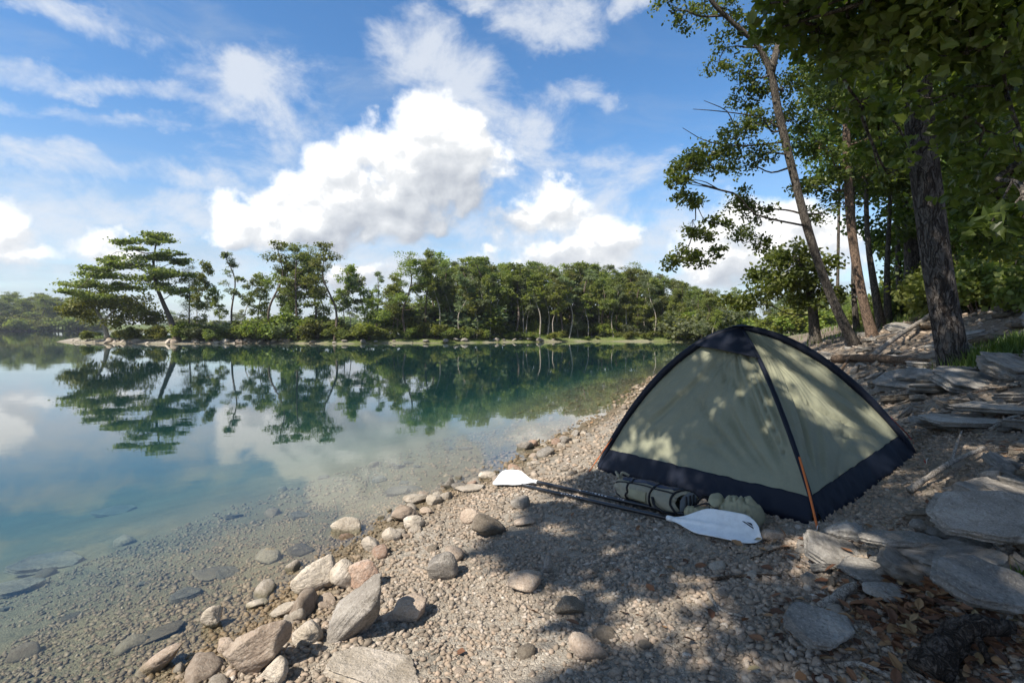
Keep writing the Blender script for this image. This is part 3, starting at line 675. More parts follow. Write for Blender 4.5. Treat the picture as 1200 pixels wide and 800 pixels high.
for (lab, px, py, w_, h_, key, seed, kw) in BOULDERS:
    nm = 'slate_slab' if key == 'slate' and kw.get('flat') else 'boulder' if w_ > 30 else 'stone'
    place_rock(nm, lab, px, py, w_, h_, key, seed, sub=5 if w_ > 56 else 4, cat='slab' if nm == 'slate_slab' else 'rock', **kw)
# moss at the foot of one stone, a small clump
# slabs strewn over the slope: copies of eight broken stones
SL = [slab_mesh('slate_slab', (1.05, .8, .42), 300+k, ['slate', 'grey', 'slate', 'brown'][k % 4]) for k in range(8)]
CB = [rock_mesh('cobble', (1, .8, .6), 330+k, ['pale', 'tan', 'grey', 'pale', 'tan', 'brown'][k % 6], .55, sub=3) for k in range(6)]
r_ = np.random.default_rng(21); TENT_C = (2.15, 4.85)
def put_rock(name, me, x, y, s, label, cat, group, sink=.3, til=10):
    o = link(name, me); o.location = (x, y, h1(x, y)+s*.26*(1-2*sink)); o.scale = (s, s, s*r_.uniform(.7, 1.1)); o.rotation_euler = (R(r_.normal(0, til)), R(r_.normal(0, til)), r_.uniform(0, 6.28))
    return tag(o, label, cat, group)
cnt = 0
while cnt < 120:
    px = r_.uniform(930, 1260); py = r_.uniform(352, 600) if r_.random() < .8 else r_.uniform(560, 680)
    g_ = G(px, py)
    if g_[1] > 24 or math.hypot(g_[0]-TENT_C[0], g_[1]-TENT_C[1]) < 1.75: continue
    s = float(np.clip(r_.lognormal(math.log(.13), .5), .05, .42))*(1+.05*g_[1])
    if math.hypot(g_[0]-TENT_C[0], g_[1]-TENT_C[1]) < 1.75+s: continue
    put_rock('slate_slab', SL[cnt % 8], g_[0], g_[1], s, 'flat broken slab among the litter of the shaded slope', 'slab', 'loose slabs on the shaded slope'); cnt += 1
cnt = 0
while cnt < 150:
    px = r_.uniform(930, 1240); py = r_.uniform(400, 690); g_ = G(px, py)
    if g_[1] > 14 or math.hypot(g_[0]-TENT_C[0], g_[1]-TENT_C[1]) < 1.8: continue
    put_rock('stone_shard', SL[cnt % 8], g_[0], g_[1], float(np.clip(r_.lognormal(math.log(.05), .4), .025, .10))*(1+.05*g_[1]), 'small broken shard of slate on the shaded slope', 'stone', 'shards of slate on the shaded slope', .2, 22); cnt += 1
cnt = 0
while cnt < 90:
    x = r_.uniform(-2.2, 3.2); y = r_.uniform(1.4, 9); d = float(sdist([x], [y])[0])
    if d < .05 or d > 3.3 or math.hypot(x-TENT_C[0], y-TENT_C[1]) < 1.7: continue
    q = project(np.array([x, y, h1(x, y)]))
    if 560 < q[0] < 910 and 545 < q[1] < 650: continue
    put_rock('cobble', CB[cnt % 6], x, y, float(np.clip(r_.lognormal(math.log(.042), .35), .025, .09)), 'small cobble lying loose in the beach gravel', 'stone', 'cobbles on the gravel beach', .2, 14); cnt += 1
cnt = 0
while cnt < 40:
    x = r_.uniform(-5, -.5); y = r_.uniform(2, 8); d = float(sdist([x], [y])[0])
    if d > -.15 or d < -2.8: continue
    put_rock('drowned_stone', (SL+CB)[cnt % 14], x, y, float(r_.uniform(.04, .13)), 'flat stone lying under the clear shallow water', 'stone', 'stones on the lake bed', .3, 8); cnt += 1
WR = [rock_mesh('shore_stone', (1, .8, .72), 360+k, ['pale', 'pale', 'tan', 'grey', 'pale', 'red'][k], .92, sub=3) for k in range(6)]
cnt = 0
while cnt < 70:
    t_ = r_.uniform(0, 1); y = 1.5+6.*t_; x = r_.uniform(-2.2, 2); d = float(sdist([x], [y])[0])
    if d < -.18 or d > .42: continue
    put_rock('shore_stone', WR[cnt % 6], x, y, float(np.clip(r_.lognormal(math.log(.062), .42), .03, .13)), 'angular pale stone in the loose row along the near waterline', 'stone', 'stones along the near waterline', .22, 22); cnt += 1
for k in range(70):                                                    # the stony rim of the island
    px = r_.uniform(78, 330) if k < 46 else r_.uniform(330, 700)
    g0 = None
    for py in np.arange(408, 392, -.25):
        q = G(px, py)
        if sdist([q[0]], [q[1]])[0] > .02: g0 = q; break
    if g0 is None or g0[1] > 75: continue
    o = put_rock('shore_rock', CB[(0, 3, 0, 1)[k % 4]] if k < 46 else CB[(2, 5, 2)[k % 3]], g0[0], g0[1]+r_.uniform(0, .8), float(r_.uniform(.14, .5)), 'pale rock on the stony rim of the wooded island' if k < 46 else 'grey rock on the far bank under the dense trees', 'rock', 'rocks round the island' if k < 46 else 'rocks on the far bank', .2, 12)
# ------------------------------------------------------------------ dome tent
cL = G(703, 548); cF = G(957, 611); cR = G(1069, 533)
cBxy = cL[:2]+cR[:2]-cF[:2]; cB = np.array([cBxy[0], cBxy[1], h1(*cBxy)])
CR = [cL, cF, cR, cB]
pk = np.mean(CR, 0); ctr = P(872, 386, pk[1]); pk = np.array([pk[0]+.02, pk[1], ctr[2]])
TC = np.array([pk[0], pk[1], np.mean([c[2] for c in CR])])
tent = empty('dome_tent', TC, 'olive green dome tent with navy skirt and black pole sleeves on the gravel bank', 'tent')
def loc(p): return np.asarray(p)-TC
def prof(s, bulge=1.): return (1-bulge)*s+bulge*(.35*s**.72+.65*(1-(1-s)**1.95))
BUL = [1.1, .55, 1.15, 1.1]
def pole(i, s):
    s = np.asarray(s, float)[..., None]; c = CR[i]
    q = c+(pk-c)*s; q[..., 2] = c[2]+(pk[2]-c[2])*prof(s[..., 0], BUL[i]); return q
def panel_pts(i, j, ss, uu, out=0., wr=2.4):
    S, U = np.meshgrid(ss, uu, indexing='ij')
    A_, B_ = pole(i, S), pole(j, S); Q = A_+(B_-A_)*U[..., None]
    nrm = np.cross(CR[j]-CR[i], pk-CR[i]); nrm /= np.linalg.norm(nrm)
    if np.dot(nrm, (CR[i]+CR[j])/2-pk) < 0: nrm = -nrm
    sag = -.05*4*U*(1-U)*smooth(0, .35, S)*(1-S)
    # folds radiate from the pegged corners and from the hem
    wrk = 0
    for (u0, s0, k, a, seed) in ((0, 0, 13, .016, 1.3), (1, 0, 15, .020, 7.7), (.5, 1.15, 20, .007, 3.1)):
        ang = np.arctan2(S-s0+.02, (U-u0)*1.4); r = np.hypot((U-u0)*1.4, S-s0)
        rid = np.abs(vn(ang*k/2+seed*9, r*1.1+seed)*2); wrk = wrk-a*(1-np.minimum(rid*2.3, 1))**2*smooth(.06, .3, r)*smooth(1.25, .45, r)
    wrk = wrk+.006*fbm(U*7+i*3.1, S*6, 3)
    edge = smooth(0, .06, U)*smooth(1, .94, U)*(.25+.75*smooth(.06, .22, S))
    return Q+nrm*((sag+wrk*wr)*edge+out)[..., None], nrm
S0 = [.085, .10]
for (i, j, s0) in ((0, 1, .066), (1, 2, .066), (2, 3, .066), (3, 0, .066)):
    Q, nrm = panel_pts(i, j, s0+(1-s0)*np.linspace(0, 1, 70), np.linspace(0, 1, 90))
    mb = MB(); mb.grid(Q-TC); p_ = mb.build('fabric_panel', MAT['tent_olive'], tent)
    if i == 0: p_['label'] = 'front olive panel with navy hood flap above it'
    Q, nrm = panel_pts(i, j, s0*np.linspace(0, 1.06, 12), np.linspace(0, 1, 120), .004, .5)
    tt = np.linspace(1, 0, 12)[:, None]; uu = np.linspace(0, 1, 120)[None]
    h2 = nrm*np.array([1, 1, 0]); h2 /= np.linalg.norm(h2)
    rip = .035*tt**1.4*(1+.9*fbm(uu*16+i*5+0*tt, tt*1.2, 3))
    Q = Q+h2*rip[..., None]
    g_ = H(Q[..., 0], Q[..., 1]); Q[..., 2] = np.where(tt > .97, g_-.01, np.maximum(Q[..., 2]+.010*fbm(uu*22+0*tt, tt*2, 2), g_+.004))
    mb = MB(); mb.grid(Q-TC); thicken(mb.build('skirt', MAT['tent_navy'], tent), .003)
# hood flaps over the mesh vents at the top of the two opposite panels
for (i, j) in ((0, 1), (2, 3)):
    ss = np.linspace(.70, 1.0, 16); uu = np.linspace(-.02, 1.02, 40)
    Q, nrm = panel_pts(i, j, ss, uu, 0, 0); o_ = (.012+.055*(1-(ss-.70)/.30))[:, None]*(1-.55*(2*uu-1)**2)[None]
    Q = Q+nrm*(o_+.004*fbm(uu*9, uu*0, 2)[None]*(1-(ss-.70)/.30)[:, None])[..., None]; Q[..., 2] += .014
    mb = MB(); mb.grid(Q-TC); thicken(mb.build('hood_flap', MAT['tent_navy'], tent), .004)
    ss = np.linspace(.60, .74, 8); Q, nrm = panel_pts(i, j, ss, np.linspace(.03, .97, 40), .004, 0)
for i in range(4):
    ss = np.linspace(.0, 1, 60); q = pole(i, ss); q[:, 2] += .012
    cen = pk-np.array([0, 0, .8]); dirn = q-cen; dirn /= np.linalg.norm(dirn, axis=1)[:, None]
    mb = MB(); wid = [.036, .019, .036, .034][i]*(.75+.25*np.sin(ss*pi))*(1+.10*vn(ss*30+i, ss*0)); mb.tube(q+dirn*.006-TC, wid, 10)
    mb.build('pole_sleeve', MAT['tent_navy'], tent)
mb = MB(); aa = np.linspace(0, 2*pi, 24, endpoint=False); rr = np.linspace(0.005, .10, 8)
A2, R2 = np.meshgrid(aa, rr); mb.grid(np.stack([pk[0]+R2*np.cos(A2), pk[1]+R2*np.sin(A2), pk[2]+.05-.9*R2**2-.10*R2], 2)-TC, True)
mb.build('peak_cap', MAT['tent_navy'], tent)
# orange webbing at the front corner, guy lines at both side corners, a peg on each
a_ = pole(1, np.array([.20]))[0]+np.array([-.012, -.05, .02]); bq = G(958, 621); bq[2] += .01
mb = MB(); mb.tube(catmull([a_-TC, (a_*.5+bq*.5)+np.array([-.004, -.012, .01])-TC, bq-TC], 16), .0055, 6, (1.4, .6)); mb.build('webbing_strap', MAT['orange_cord'], tent)
for (pts, mt) in (([pole(0, np.array([.12]))[0]+np.array([-.04, -.03, 0]), G(690, 553)], 'orange_cord'), ([pole(2, np.array([.14]))[0]+np.array([.04, 0, .02]), G(1066, 516)+np.array([0, 0, .03]), G(1086, 544)], 'red_cord')):
    mb = MB(); mb.tube(catmull(np.array(pts)-TC, 16), .005, 6); mb.build('guy_line', MAT[mt], tent)
    e_ = pts[-1]-TC; mb = MB(); mb.tube([e_+np.array([.01, 0, .05]), e_+np.array([0, 0, .04]), e_+np.array([-.005, 0, -.06])], .004, 6); mb.build('peg', MAT['peg_metal'], tent)
e_ = bq-TC; mb = MB(); mb.tube([e_+np.array([.012, 0, .02]), e_+np.array([0, 0, .02]), e_+np.array([-.005, 0, -.07])], .004, 6); mb.build('peg', MAT['peg_metal'], tent)

# ------------------------------------------------------------------ the two halves of a kayak paddle, lying on the gravel
def blade_grid(Lb, Wb, asym, n=40, k=25):
    """spoon blade along +x from the throat; y across, z cupped"""
    t = np.linspace(0, 1, n); v = np.linspace(-1, 1, k); T_, V_ = np.meshgrid(t, v, indexing='ij')
    half = Wb/2*np.clip(.16+.84*smooth(0, .45, T_), 0, 1)*np.where(T_ > .80, np.sqrt(np.clip(1-((T_-.80)/.205)**2, 0, 1)), 1)
    mid = asym*(smooth(.1, .9, T_)-.2)
    y = mid+V_*half; x = T_*Lb - asym*1.0*V_*smooth(.5, 1, T_)
    z = .022*np.sin(T_*pi*.85)*1.2 + .030*(V_*half/(Wb/2))**2 - .013*np.exp(-(V_*half/.013)**2)*(1-smooth(.35, .85, T_))*-1
    return np.stack([x, y, z], 2)
def paddle(label, p0, p1, blade_dir, Lb, Wb, asym, prints, roll=0, flip=1, mark=False):
    """p0 = throat of the blade, p1 = other end of the shaft; blade_dir = direction the blade points"""
    root = empty('kayak_paddle', p0, label, 'paddle', 'halves of the white bladed paddle')
    p0 = np.asarray(p0); p1 = np.asarray(p1)
    mb = MB(); mb.tube(np.linspace(0, 1, 14)[:, None]*(p1-p0), .0165, 14); sh = mb.build('shaft', MAT['paddle_black'], root)
    mb = MB(); dd = (p1-p0)/np.linalg.norm(p1-p0); mb.tube([dd*-.012, dd*.035], .0195, 14); mb.build('collar', MAT['paddle_white'], root)
    x = blade_dir/np.linalg.norm(blade_dir); zz = np.array([0, 0, 1.]); y = np.cross(zz, x); y /= np.linalg.norm(y); z = np.cross(x, y)
    z2 = z*cos(R(roll))+y*sin(R(roll)); y2 = np.cross(z2, x)
    Gd = blade_grid(Lb, Wb, asym); Gd = Gd[..., :1]*x+Gd[..., 1:2]*y2*flip+Gd[..., 2:]*z2
    mb = MB(); mb.grid(Gd); bl = thicken(mb.build('blade', MAT['paddle_white'], root), .007)
    if mark:                                                       # small dark wedge emblem near the tip
        def on(tx, ty):
            q = blade_grid(Lb, Wb, asym); i = int(tx*39); j = int((ty+1)/2*24); q = q[i, j]; return q[0]*x+q[1]*y2*flip+(q[2]+.0062)*z2
        mb = MB(); a0, a1, a2 = on(.82, -.52), on(.93, -.30), on(.90, -.62)
        mb.grid(np.array([[a0, a1], [a0*.75+a2*.25, a1*.70+a2*.30]])); mb.grid(np.array([[a0*.55+a2*.45, a1*.5+a2*.5], [a2*.9+a0*.1, a2*.9+a1*.1]]))
        thicken(mb.build('emblem', MAT['black_webbing'], bl), .0008)
    perp = np.cross(dd, zz); perp /= np.linalg.norm(perp)
    mb = MB(); mr_ = MB(); L_ = np.linalg.norm(p1-p0); rr_ = np.random.default_rng(int(L_*1000))
    up = np.cross(perp, dd)
    for (c0, wlen, nlet) in prints:                                # worn, unreadable white lettering along the tube
        for k in range(nlet):
            s0 = c0+wlen*(k/nlet); s1 = s0+wlen/nlet*.72
            for _ in range(2):
                a0 = rr_.uniform(.15, 1.2); a1 = a0+rr_.uniform(.12, .35); rad = .0170
                u0 = s0+(s1-s0)*rr_.uniform(0, .4); u1 = s1-(s1-s0)*rr_.uniform(0, .3)
                f_ = lambda u, a: dd*u*L_+(up*sin(a+.35)-perp*-cos(a+.35)*(1 if np.dot(perp, -p0) > 0 else -1))*rad
                mb.grid(np.array([[f_(u0, a0), f_(u1, a0)], [f_(u0, (a0+a1)/2), f_(u1, (a0+a1)/2)], [f_(u0, a1), f_(u1, a1)]]))
    if mb.V: thicken(mb.build('print', MAT['paddle_print'], sh), .0006)
    return root
def on_ground(px, py, r): q = G(px, py+2); return np.array([q[0], q[1], h1(q[0], q[1])+r])
pa = on_ground(627, 568, .05); pb = on_ground(803, 607, .04); pc = on_ground(612, 570, .03); pd = on_ground(787, 614, .05)
def clear_line(p, q, r):
    t = np.linspace(0, 1, 30)[:, None]; L_ = p+(q-p)*t; lift = np.max(H(L_[:, 0], L_[:, 1])+r-L_[:, 2]); return (p+[0, 0, max(lift, 0)], q+[0, 0, max(lift, 0)])
pa, pb = clear_line(pa, pb, .019); pc, pd = clear_line(pc, pd, .019)
tipL = on_ground(580, 566, .03); tipR = on_ground(892, 634, .03)
bd = tipL-pa; Lb = np.linalg.norm(bd)
paddle('paddle half with white blade toward the water and black shaft beside the bags', pa, pb, bd, Lb, .20, -.01, [(.36, .20, 9), (.62, .05, 3)], 28, 1)
bd = tipR-pd; Lb = np.linalg.norm(bd)
paddle('paddle half with white blade on the right bearing a dark wedge emblem and black shaft', pd, pc, bd, Lb, .215, -.012, [(.52, .16, 8)], -34, -1, True)

# ------------------------------------------------------------------ the two bags
def sweep(L_, prof_r, squash, n=48, k=48, sup=3., wob=0., seed=0, bottom=.55):
    """closed bag body along x: superellipse sections with a radius profile"""
    t = np.linspace(0, 1, n); a = np.linspace(0, 2*pi, k, endpoint=False); T_, A_ = np.meshgrid(t, a, indexing='ij')
    r = prof_r(T_); c, s = np.cos(A_), np.sin(A_); e = 2/sup
    y = np.sign(c)*np.abs(c)**e*r; z = np.sign(s)*np.abs(s)**e*r*squash
    z = np.maximum(z, -np.max(r)*squash*bottom)
    Q = np.stack([(T_-.5)*L_, y, z], 2)
    if wob: Q = Q*(1+wob*fbm3(Q*[5, 9, 9]+seed, 4))[..., None]+0
    return Q
def bag_root(name, label, p0, p1, lift):
    c = (p0+p1)/2; d = p1-p0; o = empty(name, (c[0], c[1], h1(c[0], c[1])+lift), label, 'bag'); o.rotation_euler = (0, math.asin(np.clip(-(d[2])/np.linalg.norm(d), -1, 1)), math.atan2(d[1], d[0])); return o, np.linalg.norm(d)
b0, b1 = G(724, 583), G(799, 603)
bag, L_ = bag_root('gear_bag', 'beige and navy barrel bag with black straps and a grey mesh end beside the tent', b0, b1, .095); L_ *= 1.04
pr = lambda T_: .112*np.minimum(1, .50+.9*smooth(0, .30, T_)-.0)*np.where(T_ < .06, np.sqrt(np.clip(T_/.06, 0, 1)), 1)*np.where(T_ > .94, np.sqrt(np.clip((1-T_)/.06, 0.0, 1))*.25+.75, 1)
Q = sweep(L_, pr, .72, wob=.42, seed=3, sup=2.3, bottom=.72); mb = MB(); mb.grid(Q, True); mb.build('body', MAT['bag_beige'], bag)
# navy top cover
mb = MB(); sel = Q[8:44, 4:15]; cen = sel*np.array([1, 0, 0]); mb.grid(cen+(sel-cen)*1.035); thicken(mb.build('top_flap', MAT['bag_navy'], bag), .004)
def band_u(i, rad=.008):    # hoop round the bag at station i
    return np.vstack([Q[i]*[1, 1.03, 1.03], Q[i][:1]*[1, 1.03, 1.03]])
for i in (45, 15, 31): mb = MB(); mb.tube(band_u(i), .009, 6); mb.build('rim', MAT['black_webbing'], bag)
for k in (3, 16, 29):
    line = Q[3:46, k]*[1, 1.02, 1.03]; mb = MB(); mb.tube(line, .0065, 6); mb.build('piping', MAT['black_webbing'], bag)
mb = MB(); mb.tube(catmull([Q[33, 22]*[1, 1.04, 1.04], Q[36, 25]*[1, 1.28, 1.2], Q[41, 27]*[1, 1.3, 1.2], Q[44, 30]*[1, 1.04, 1.04]], 16), .011, 6, (1, .5)); mb.build('handle', MAT['black_webbing'], bag)
mb = MB(); mb.grid((Q[17:30, 20:27]*[1, 1.06, 1.05])); thicken(mb.build('pocket', MAT['bag_olive'], bag), .008)
rr = np.linspace(.01, .98, 8)[:, None]; ee = Q[46]; mb = MB(); mb.grid(np.stack([np.repeat(rr*0+ee[0, 0]+.012*(1-rr**2), 48, 1), rr*ee[None, :, 1], rr*ee[None, :, 2]], 2), True)
ep = mb.build('end_panel', MAT['mesh_grey'], bag)
mb = MB()
for k in (-.045, 0, .04): mb.tube(catmull([(ee[0, 0]+.014, k-.02, -.05), (ee[0, 0]+.022, k, .0), (ee[0, 0]+.014, k+.015, .06)], 10), .006, 6)
mb.build('stripe', MAT['black_webbing'], ep)
mb = MB(); mb.tube(catmull([(-L_/2+.03, .03, .05), (-L_/2-.01, .02, .105), (-L_/2+.02, -.02, .125), (-L_/2+.06, -.03, .09)], 18), .012, 8, None, .5); mb.tube(catmull([(-L_/2+.05, .0, .08), (-L_/2+.08, -.01, .13), (-L_/2+.12, .03, .105)], 12), .01, 8); mb.build('carry_loop', MAT['bag_beige'], bag)

b0, b1 = G(801, 608), G(897, 614)
bg2, L_ = bag_root('stuff_sack', 'crumpled olive drybag with black straps and buckle behind the white paddle blade', b0, b1, .055); L_ *= 1.0
pr2 = lambda T_: .135*(.42+.58*smooth(.28, .62, T_)-.10*smooth(.45, .3, T_)*smooth(.1, .3, T_))*np.sqrt(np.clip(np.minimum(T_/.07, (1-T_)/.16), 0, 1))
Q2 = sweep(L_, pr2, .85, 90, 72, 2.3, 0, 9, .62)
fold = 1+.34*np.abs(fbm3(Q2*[16, 7, 7]+2.2, 4))*np.where(Q2[..., 2:] .squeeze(-1) > -.04, 1, .2)-.16*(1-np.minimum(np.abs(vn3(Q2*[24, 9, 9]+5))*5, 1))
mb = MB(); Q2 = Q2*np.stack([np.ones_like(fold), fold, fold], 2); mb.grid(Q2, True); mb.build('body', MAT['bag_olive'], bg2)
Q3 = sweep(L_*.42, lambda T_: .05*np.sqrt(np.clip(np.minimum(T_/.2, (1-T_)/.2), 0, 1)), .8, 40, 40, 2.4, .35, 4, .9)
mb = MB(); mb.grid(Q3[..., [1, 0, 2]]*[1, 1, 1.1]+np.array([-L_*.08, .04, .075]), True); mb.build('rolled_top', MAT['bag_olive'], bg2)
def sp_(i, rad): return np.vstack([Q2[i]*[1, 1.10, 1.12]]*1)
for i in (30, 38): mb = MB(); mb.tube(sp_(i, .1)[2:36], .009, 6, (1.4, .5)); mb.build('strap', MAT['black_webbing'], bg2)
mb = MB(); mb.tube(catmull([(-L_*.35, -.02, .05), (-L_*.18, -.05, .085), (-L_*.05, -.085, .06), (L_*.05, -.10, .03)], 16), .010, 6, (1.3, .6)); mb.build('strap', MAT['black_webbing'], bg2)
mb = MB(); mb.tube([(-L_*.10, -.09, .058), (-L_*.0, -.108, .04), (L_*.03, -.115, .03)], [.018, .024, .016], 8, (1, .6)); mb.build('buckle', MAT['black_webbing'], bg2)
q0, q1 = G(792, 592), G(812, 604)
cord = MB(); c_ = catmull([q0+[0, 0, .16], q0*.5+q1*.5+[0, .02, .03], q1+[0, .02, .05], q1+[.08, .03, .13], q1+[.14, .05, .12]], 24); cord.tube(c_, .008, 6)
tag(cord.build('lashing_cord', MAT['black_webbing']), 'black cord trailing between the barrel bag and the crumpled drybag', 'cord')

# ------------------------------------------------------------------ sticks, driftwood and the fallen log
def stick(name, label, pts, r0, r1, mat, branches=(), lift=.5, rough=.35, cat='stick', z=None):
    q = []
    for k, p in enumerate(pts):
        g_ = G(*p[:2]); q.append(g_+[0, 0, r0*lift+(p[2] if len(p) > 2 else 0)])
    base = q[0].copy(); c_ = catmull(np.array(q), 26); c_ = c_+.25*r0*np.stack([vn(np.arange(26)*.7, np.full(26, 1.)), vn(np.arange(26)*.7, np.full(26, 5.)), vn(np.arange(26)*.7, np.full(26, 9.))], 1)
    root = MB(); root.tube(c_-base, np.linspace(r0, r1, 26)*(1+.2*vn(np.arange(26)*.9, np.full(26, r0*77))), 10, None, rough)
    for (i, e, rb) in branches:
        g_ = G(*e[:2])+[0, 0, (e[2] if len(e) > 2 else rb)]; s = c_[i]; mid = (s+g_)/2+np.array([0, 0, .02])
        root.tube(catmull([s-base, mid-base, g_-base], 12), np.linspace(rb, rb*.45, 12), 8, None, rough)
    return tag(root.build(name, MAT[mat], None, True, base), label, cat)
stick('driftwood_stick', 'bleached forked stick lying right of the tent', [(1066, 580, .02), (1090, 569, .06), (1120, 552, .07), (1153, 536, .06)], .020, .016, 'bark_drift', [(15, (1127, 519, .10), .012), (3, (1056, 572, .02), .012)], rough=.5)
stick('driftwood_stick', 'grey weathered root stick below the long ledge stone', [(962, 716), (980, 707, .02), (998, 697, .03), (1018, 689)], .020, .026, 'bark_drift', rough=.8)
stick('twig', 'straight brown twig on the gravel in front of the tent', [(834, 680), (862, 678, .01), (890, 677, .01), (925, 675)], .010, .007, 'bark_log')
stick('twig', 'pale curved twig bent round on the dappled gravel', [(830, 696), (836, 708, .01), (846, 718, .01), (874, 724)], .010, .006, 'bark_drift')
stick('twig', 'pale twig running out of the bottom edge of the photo', [(984, 780), (1010, 786, .02), (1050, 797)], .010, .009, 'bark_drift')
stick('twig', 'thin twig across the gravel right of the paddle blade', [(880, 656), (910, 646, .01), (942, 640)], .008, .005, 'bark_log')
stick('root', 'dark gnarled root at the bottom right corner', [(1088, 800), (1112, 774, .05), (1140, 762, .07), (1185, 752, .03)], .05, .028, 'bark_root', [(8, (1100, 766), .022), (14, (1160, 785), .022)], rough=.9, cat='root')
stick('fallen_log', 'brown fallen log lying level behind the tent', [(978, 425), (1010, 427, .05), (1045, 430, .05), (1090, 431)], .085, .06, 'bark_log', [(5, (982, 441), .04)], lift=1., cat='log')
stick('fallen_branch', 'pale fallen branch slanting up the slope to the thick trunk', [(1024, 424, .1), (1050, 408, .2), (1076, 390, .2), (1098, 374, .2)], .045, .06, 'bark_drift', [(9, (1062, 392, .15), .03)], lift=1., cat='branch')
stick('fallen_branch', 'thin grey branch lying along the slope above the fallen log', [(1010, 402, .05), (1040, 397, .1), (1078, 390, .1)], .03, .02, 'bark_drift', cat='branch')
stick('twig', 'thin pale stick at the right edge of the slope', [(1160, 505), (1180, 495, .02), (1196, 487)], .014, .012, 'bark_drift')
stick('broken_branch', 'splintered end of broken wood beside the fallen log', [(1000, 438), (1006, 432, .06), (1016, 437, .1)], .05, .02, 'bark_drift', cat='branch')
r_ = np.random.default_rng(5)
for k in range(46):
    px = r_.uniform(860, 1230); py = r_.uniform(395, 640); g_ = G(px, py)
    if g_[1] > 16 or math.hypot(g_[0]-TENT_C[0], g_[1]-TENT_C[1]) < 2.0: continue
    a = r_.uniform(0, 2*pi); l = r_.uniform(.12, .45)*(1+g_[1]*.05); pts = [[g_[0]+cos(a)*l*t+r_.normal(0, .02), g_[1]+sin(a)*l*t+r_.normal(0, .02)] for t in (-.5, 0, .5)]
    q = np.array([[*p, h1(*p)+.02] for p in pts]); mb = MB(); mb.tube(catmull(q-q[1], 10), np.linspace(.008, .004, 10)*(1+g_[1]*.06), 6)
    tag(mb.build('twig', MAT['bark_drift' if k % 3 else 'bark_log'], None, True, q[1]), 'short dry twig among the stones of the shaded slope', 'twig', 'twigs on the shaded slope')

# ------------------------------------------------------------------ leaf litter, grass
LT = np.array([(0, 0, 0), (.35, .24, .05), (.75, .18, .08), (1, 0, .02), (.75, -.18, .06), (.35, -.24, .10)]); LF = np.array([(0, 3, 2, 1), (0, 5, 4, 3)])
def litter(n, cx, cy, sx, sy, rng):
    x = rng.normal(cx, sx, n); y = rng.normal(cy, sy, n); return x, y
r_ = np.random.default_rng(15); xs, ys = [], []
for px, py, sx, sy, n_ in ((1085, 712, .16, .12, 260), (1040, 730, .2, .15, 120), (1150, 770, .25, .12, 260), (1090, 680, .16, .06, 90), (1000, 640, .5, .3, 60), (905, 612, .12, .04, 40), (1130, 600, .7, .4, 160), (1060, 440, 2, 1.2, 220), (1150, 520, 1.2, .8, 220), (900, 720, .6, .3, 40)):
    g_ = G(px, py); x, y = litter(n_, g_[0], g_[1], sx, sy, r_); xs.append(x); ys.append(y)
x = np.concatenate(xs); y = np.concatenate(ys); keep = np.hypot(x-TENT_C[0], y-TENT_C[1]) > 1.75; x, y = x[keep], y[keep]; n_ = len(x)
pos = np.stack([x, y, H(x, y)+r_.uniform(.006, .03, n_)], 1)
V, F = scatter(LT, LF, pos, frames(np.stack([r_.normal(0, .35, n_), r_.normal(0, .35, n_), np.ones(n_)], 1), r_), r_.uniform(.035, .085, n_))
tag(link('leaf_litter', mesh_np('leaf_litter', V, F, MAT['litter'], False)), kind='stuff')
def grass(name, spots, key, rng):
    Vs, Fs, off = [], [], 0
    for (cx, cy, sx, sy, n, hgt) in spots:
        x = rng.normal(cx, sx, n); y = rng.normal(cy, sy, n); z = H(x, y); a = rng.uniform(0, 2*pi, n); lean = rng.uniform(.1, .75, n); h_ = hgt*rng.uniform(.5, 1.15, n); wd = .006+.004*rng.random(n)+hgt*.012
        dx, dy = np.cos(a), np.sin(a); rows = []
        for k, t in enumerate((0, .4, .75, 1.)):
            c_ = np.stack([x+dx*lean*h_*t**1.8, y+dy*lean*h_*t**1.8, z-.01+h_*t*(1-.25*lean*t)], 1); w_ = wd*(1-t)+.0006; s = np.stack([-dy*w_, dx*w_, 0*w_], 1); rows += [c_-s, c_+s]
        V = np.stack(rows, 1).reshape(-1, 3); b_ = (np.arange(n)*8)[:, None, None]; F = np.array([[0, 1, 3, 2], [2, 3, 5, 4], [4, 5, 7, 6]])[None]+b_
        Vs.append(V); Fs.append(F.reshape(-1, 4)+off); off += len(V)
    return tag(link(name, mesh_np(name, np.vstack(Vs), np.vstack(Fs), MAT[key])), kind='stuff')
sp_l = []
for px, py, sx, sy, n_, h_ in ((1168, 420, .30, .18, 900, .30), (1190, 415, .3, .2, 700, .30), (1150, 424, .16, .1, 300, .22), (1140, 350, .9, .6, 900, .3), (1185, 345, .8, .5, 700, .3), (1060, 372, 1., .6, 900, .35), (1090, 366, 1., .8, 700, .3), (1030, 372, .8, .6, 700, .35), (1205, 690, .06, .05, 40, .14)):
    g_ = G(px, py); sp_l.append((g_[0], g_[1], sx*(1 if py > 400 else g_[1]/12), sy*(1 if py > 400 else g_[1]/12), n_, h_))
grass('grass', sp_l, 'grassy', np.random.default_rng(8))
r_ = np.random.default_rng(81); isl = []
for k in range(60):
    px = r_.uniform(85, 800); q = G(px, 399.)
    if sdist([q[0]], [q[1]])[0] < -3: continue
    isl.append((q[0], q[1]+2.5, 1.2, .8, 120, .45))
grass('bank_grass', isl, 'grassy', r_)
# ------------------------------------------------------------------ trees
DIA = np.array([(0, 0, 0), (.45, .5, 0), (1, 0, .06), (.45, -.5, 0)]); DIF = np.array([(0, 1, 2, 3)])
OVA = np.array([(0, 0, 0), (.30, .27, .05), (.72, .22, .03), (1, 0, -.05), (.72, -.22, .03), (.30, -.27, .05)]); OVF = np.array([(0, 3, 2, 1), (0, 5, 4, 3)])
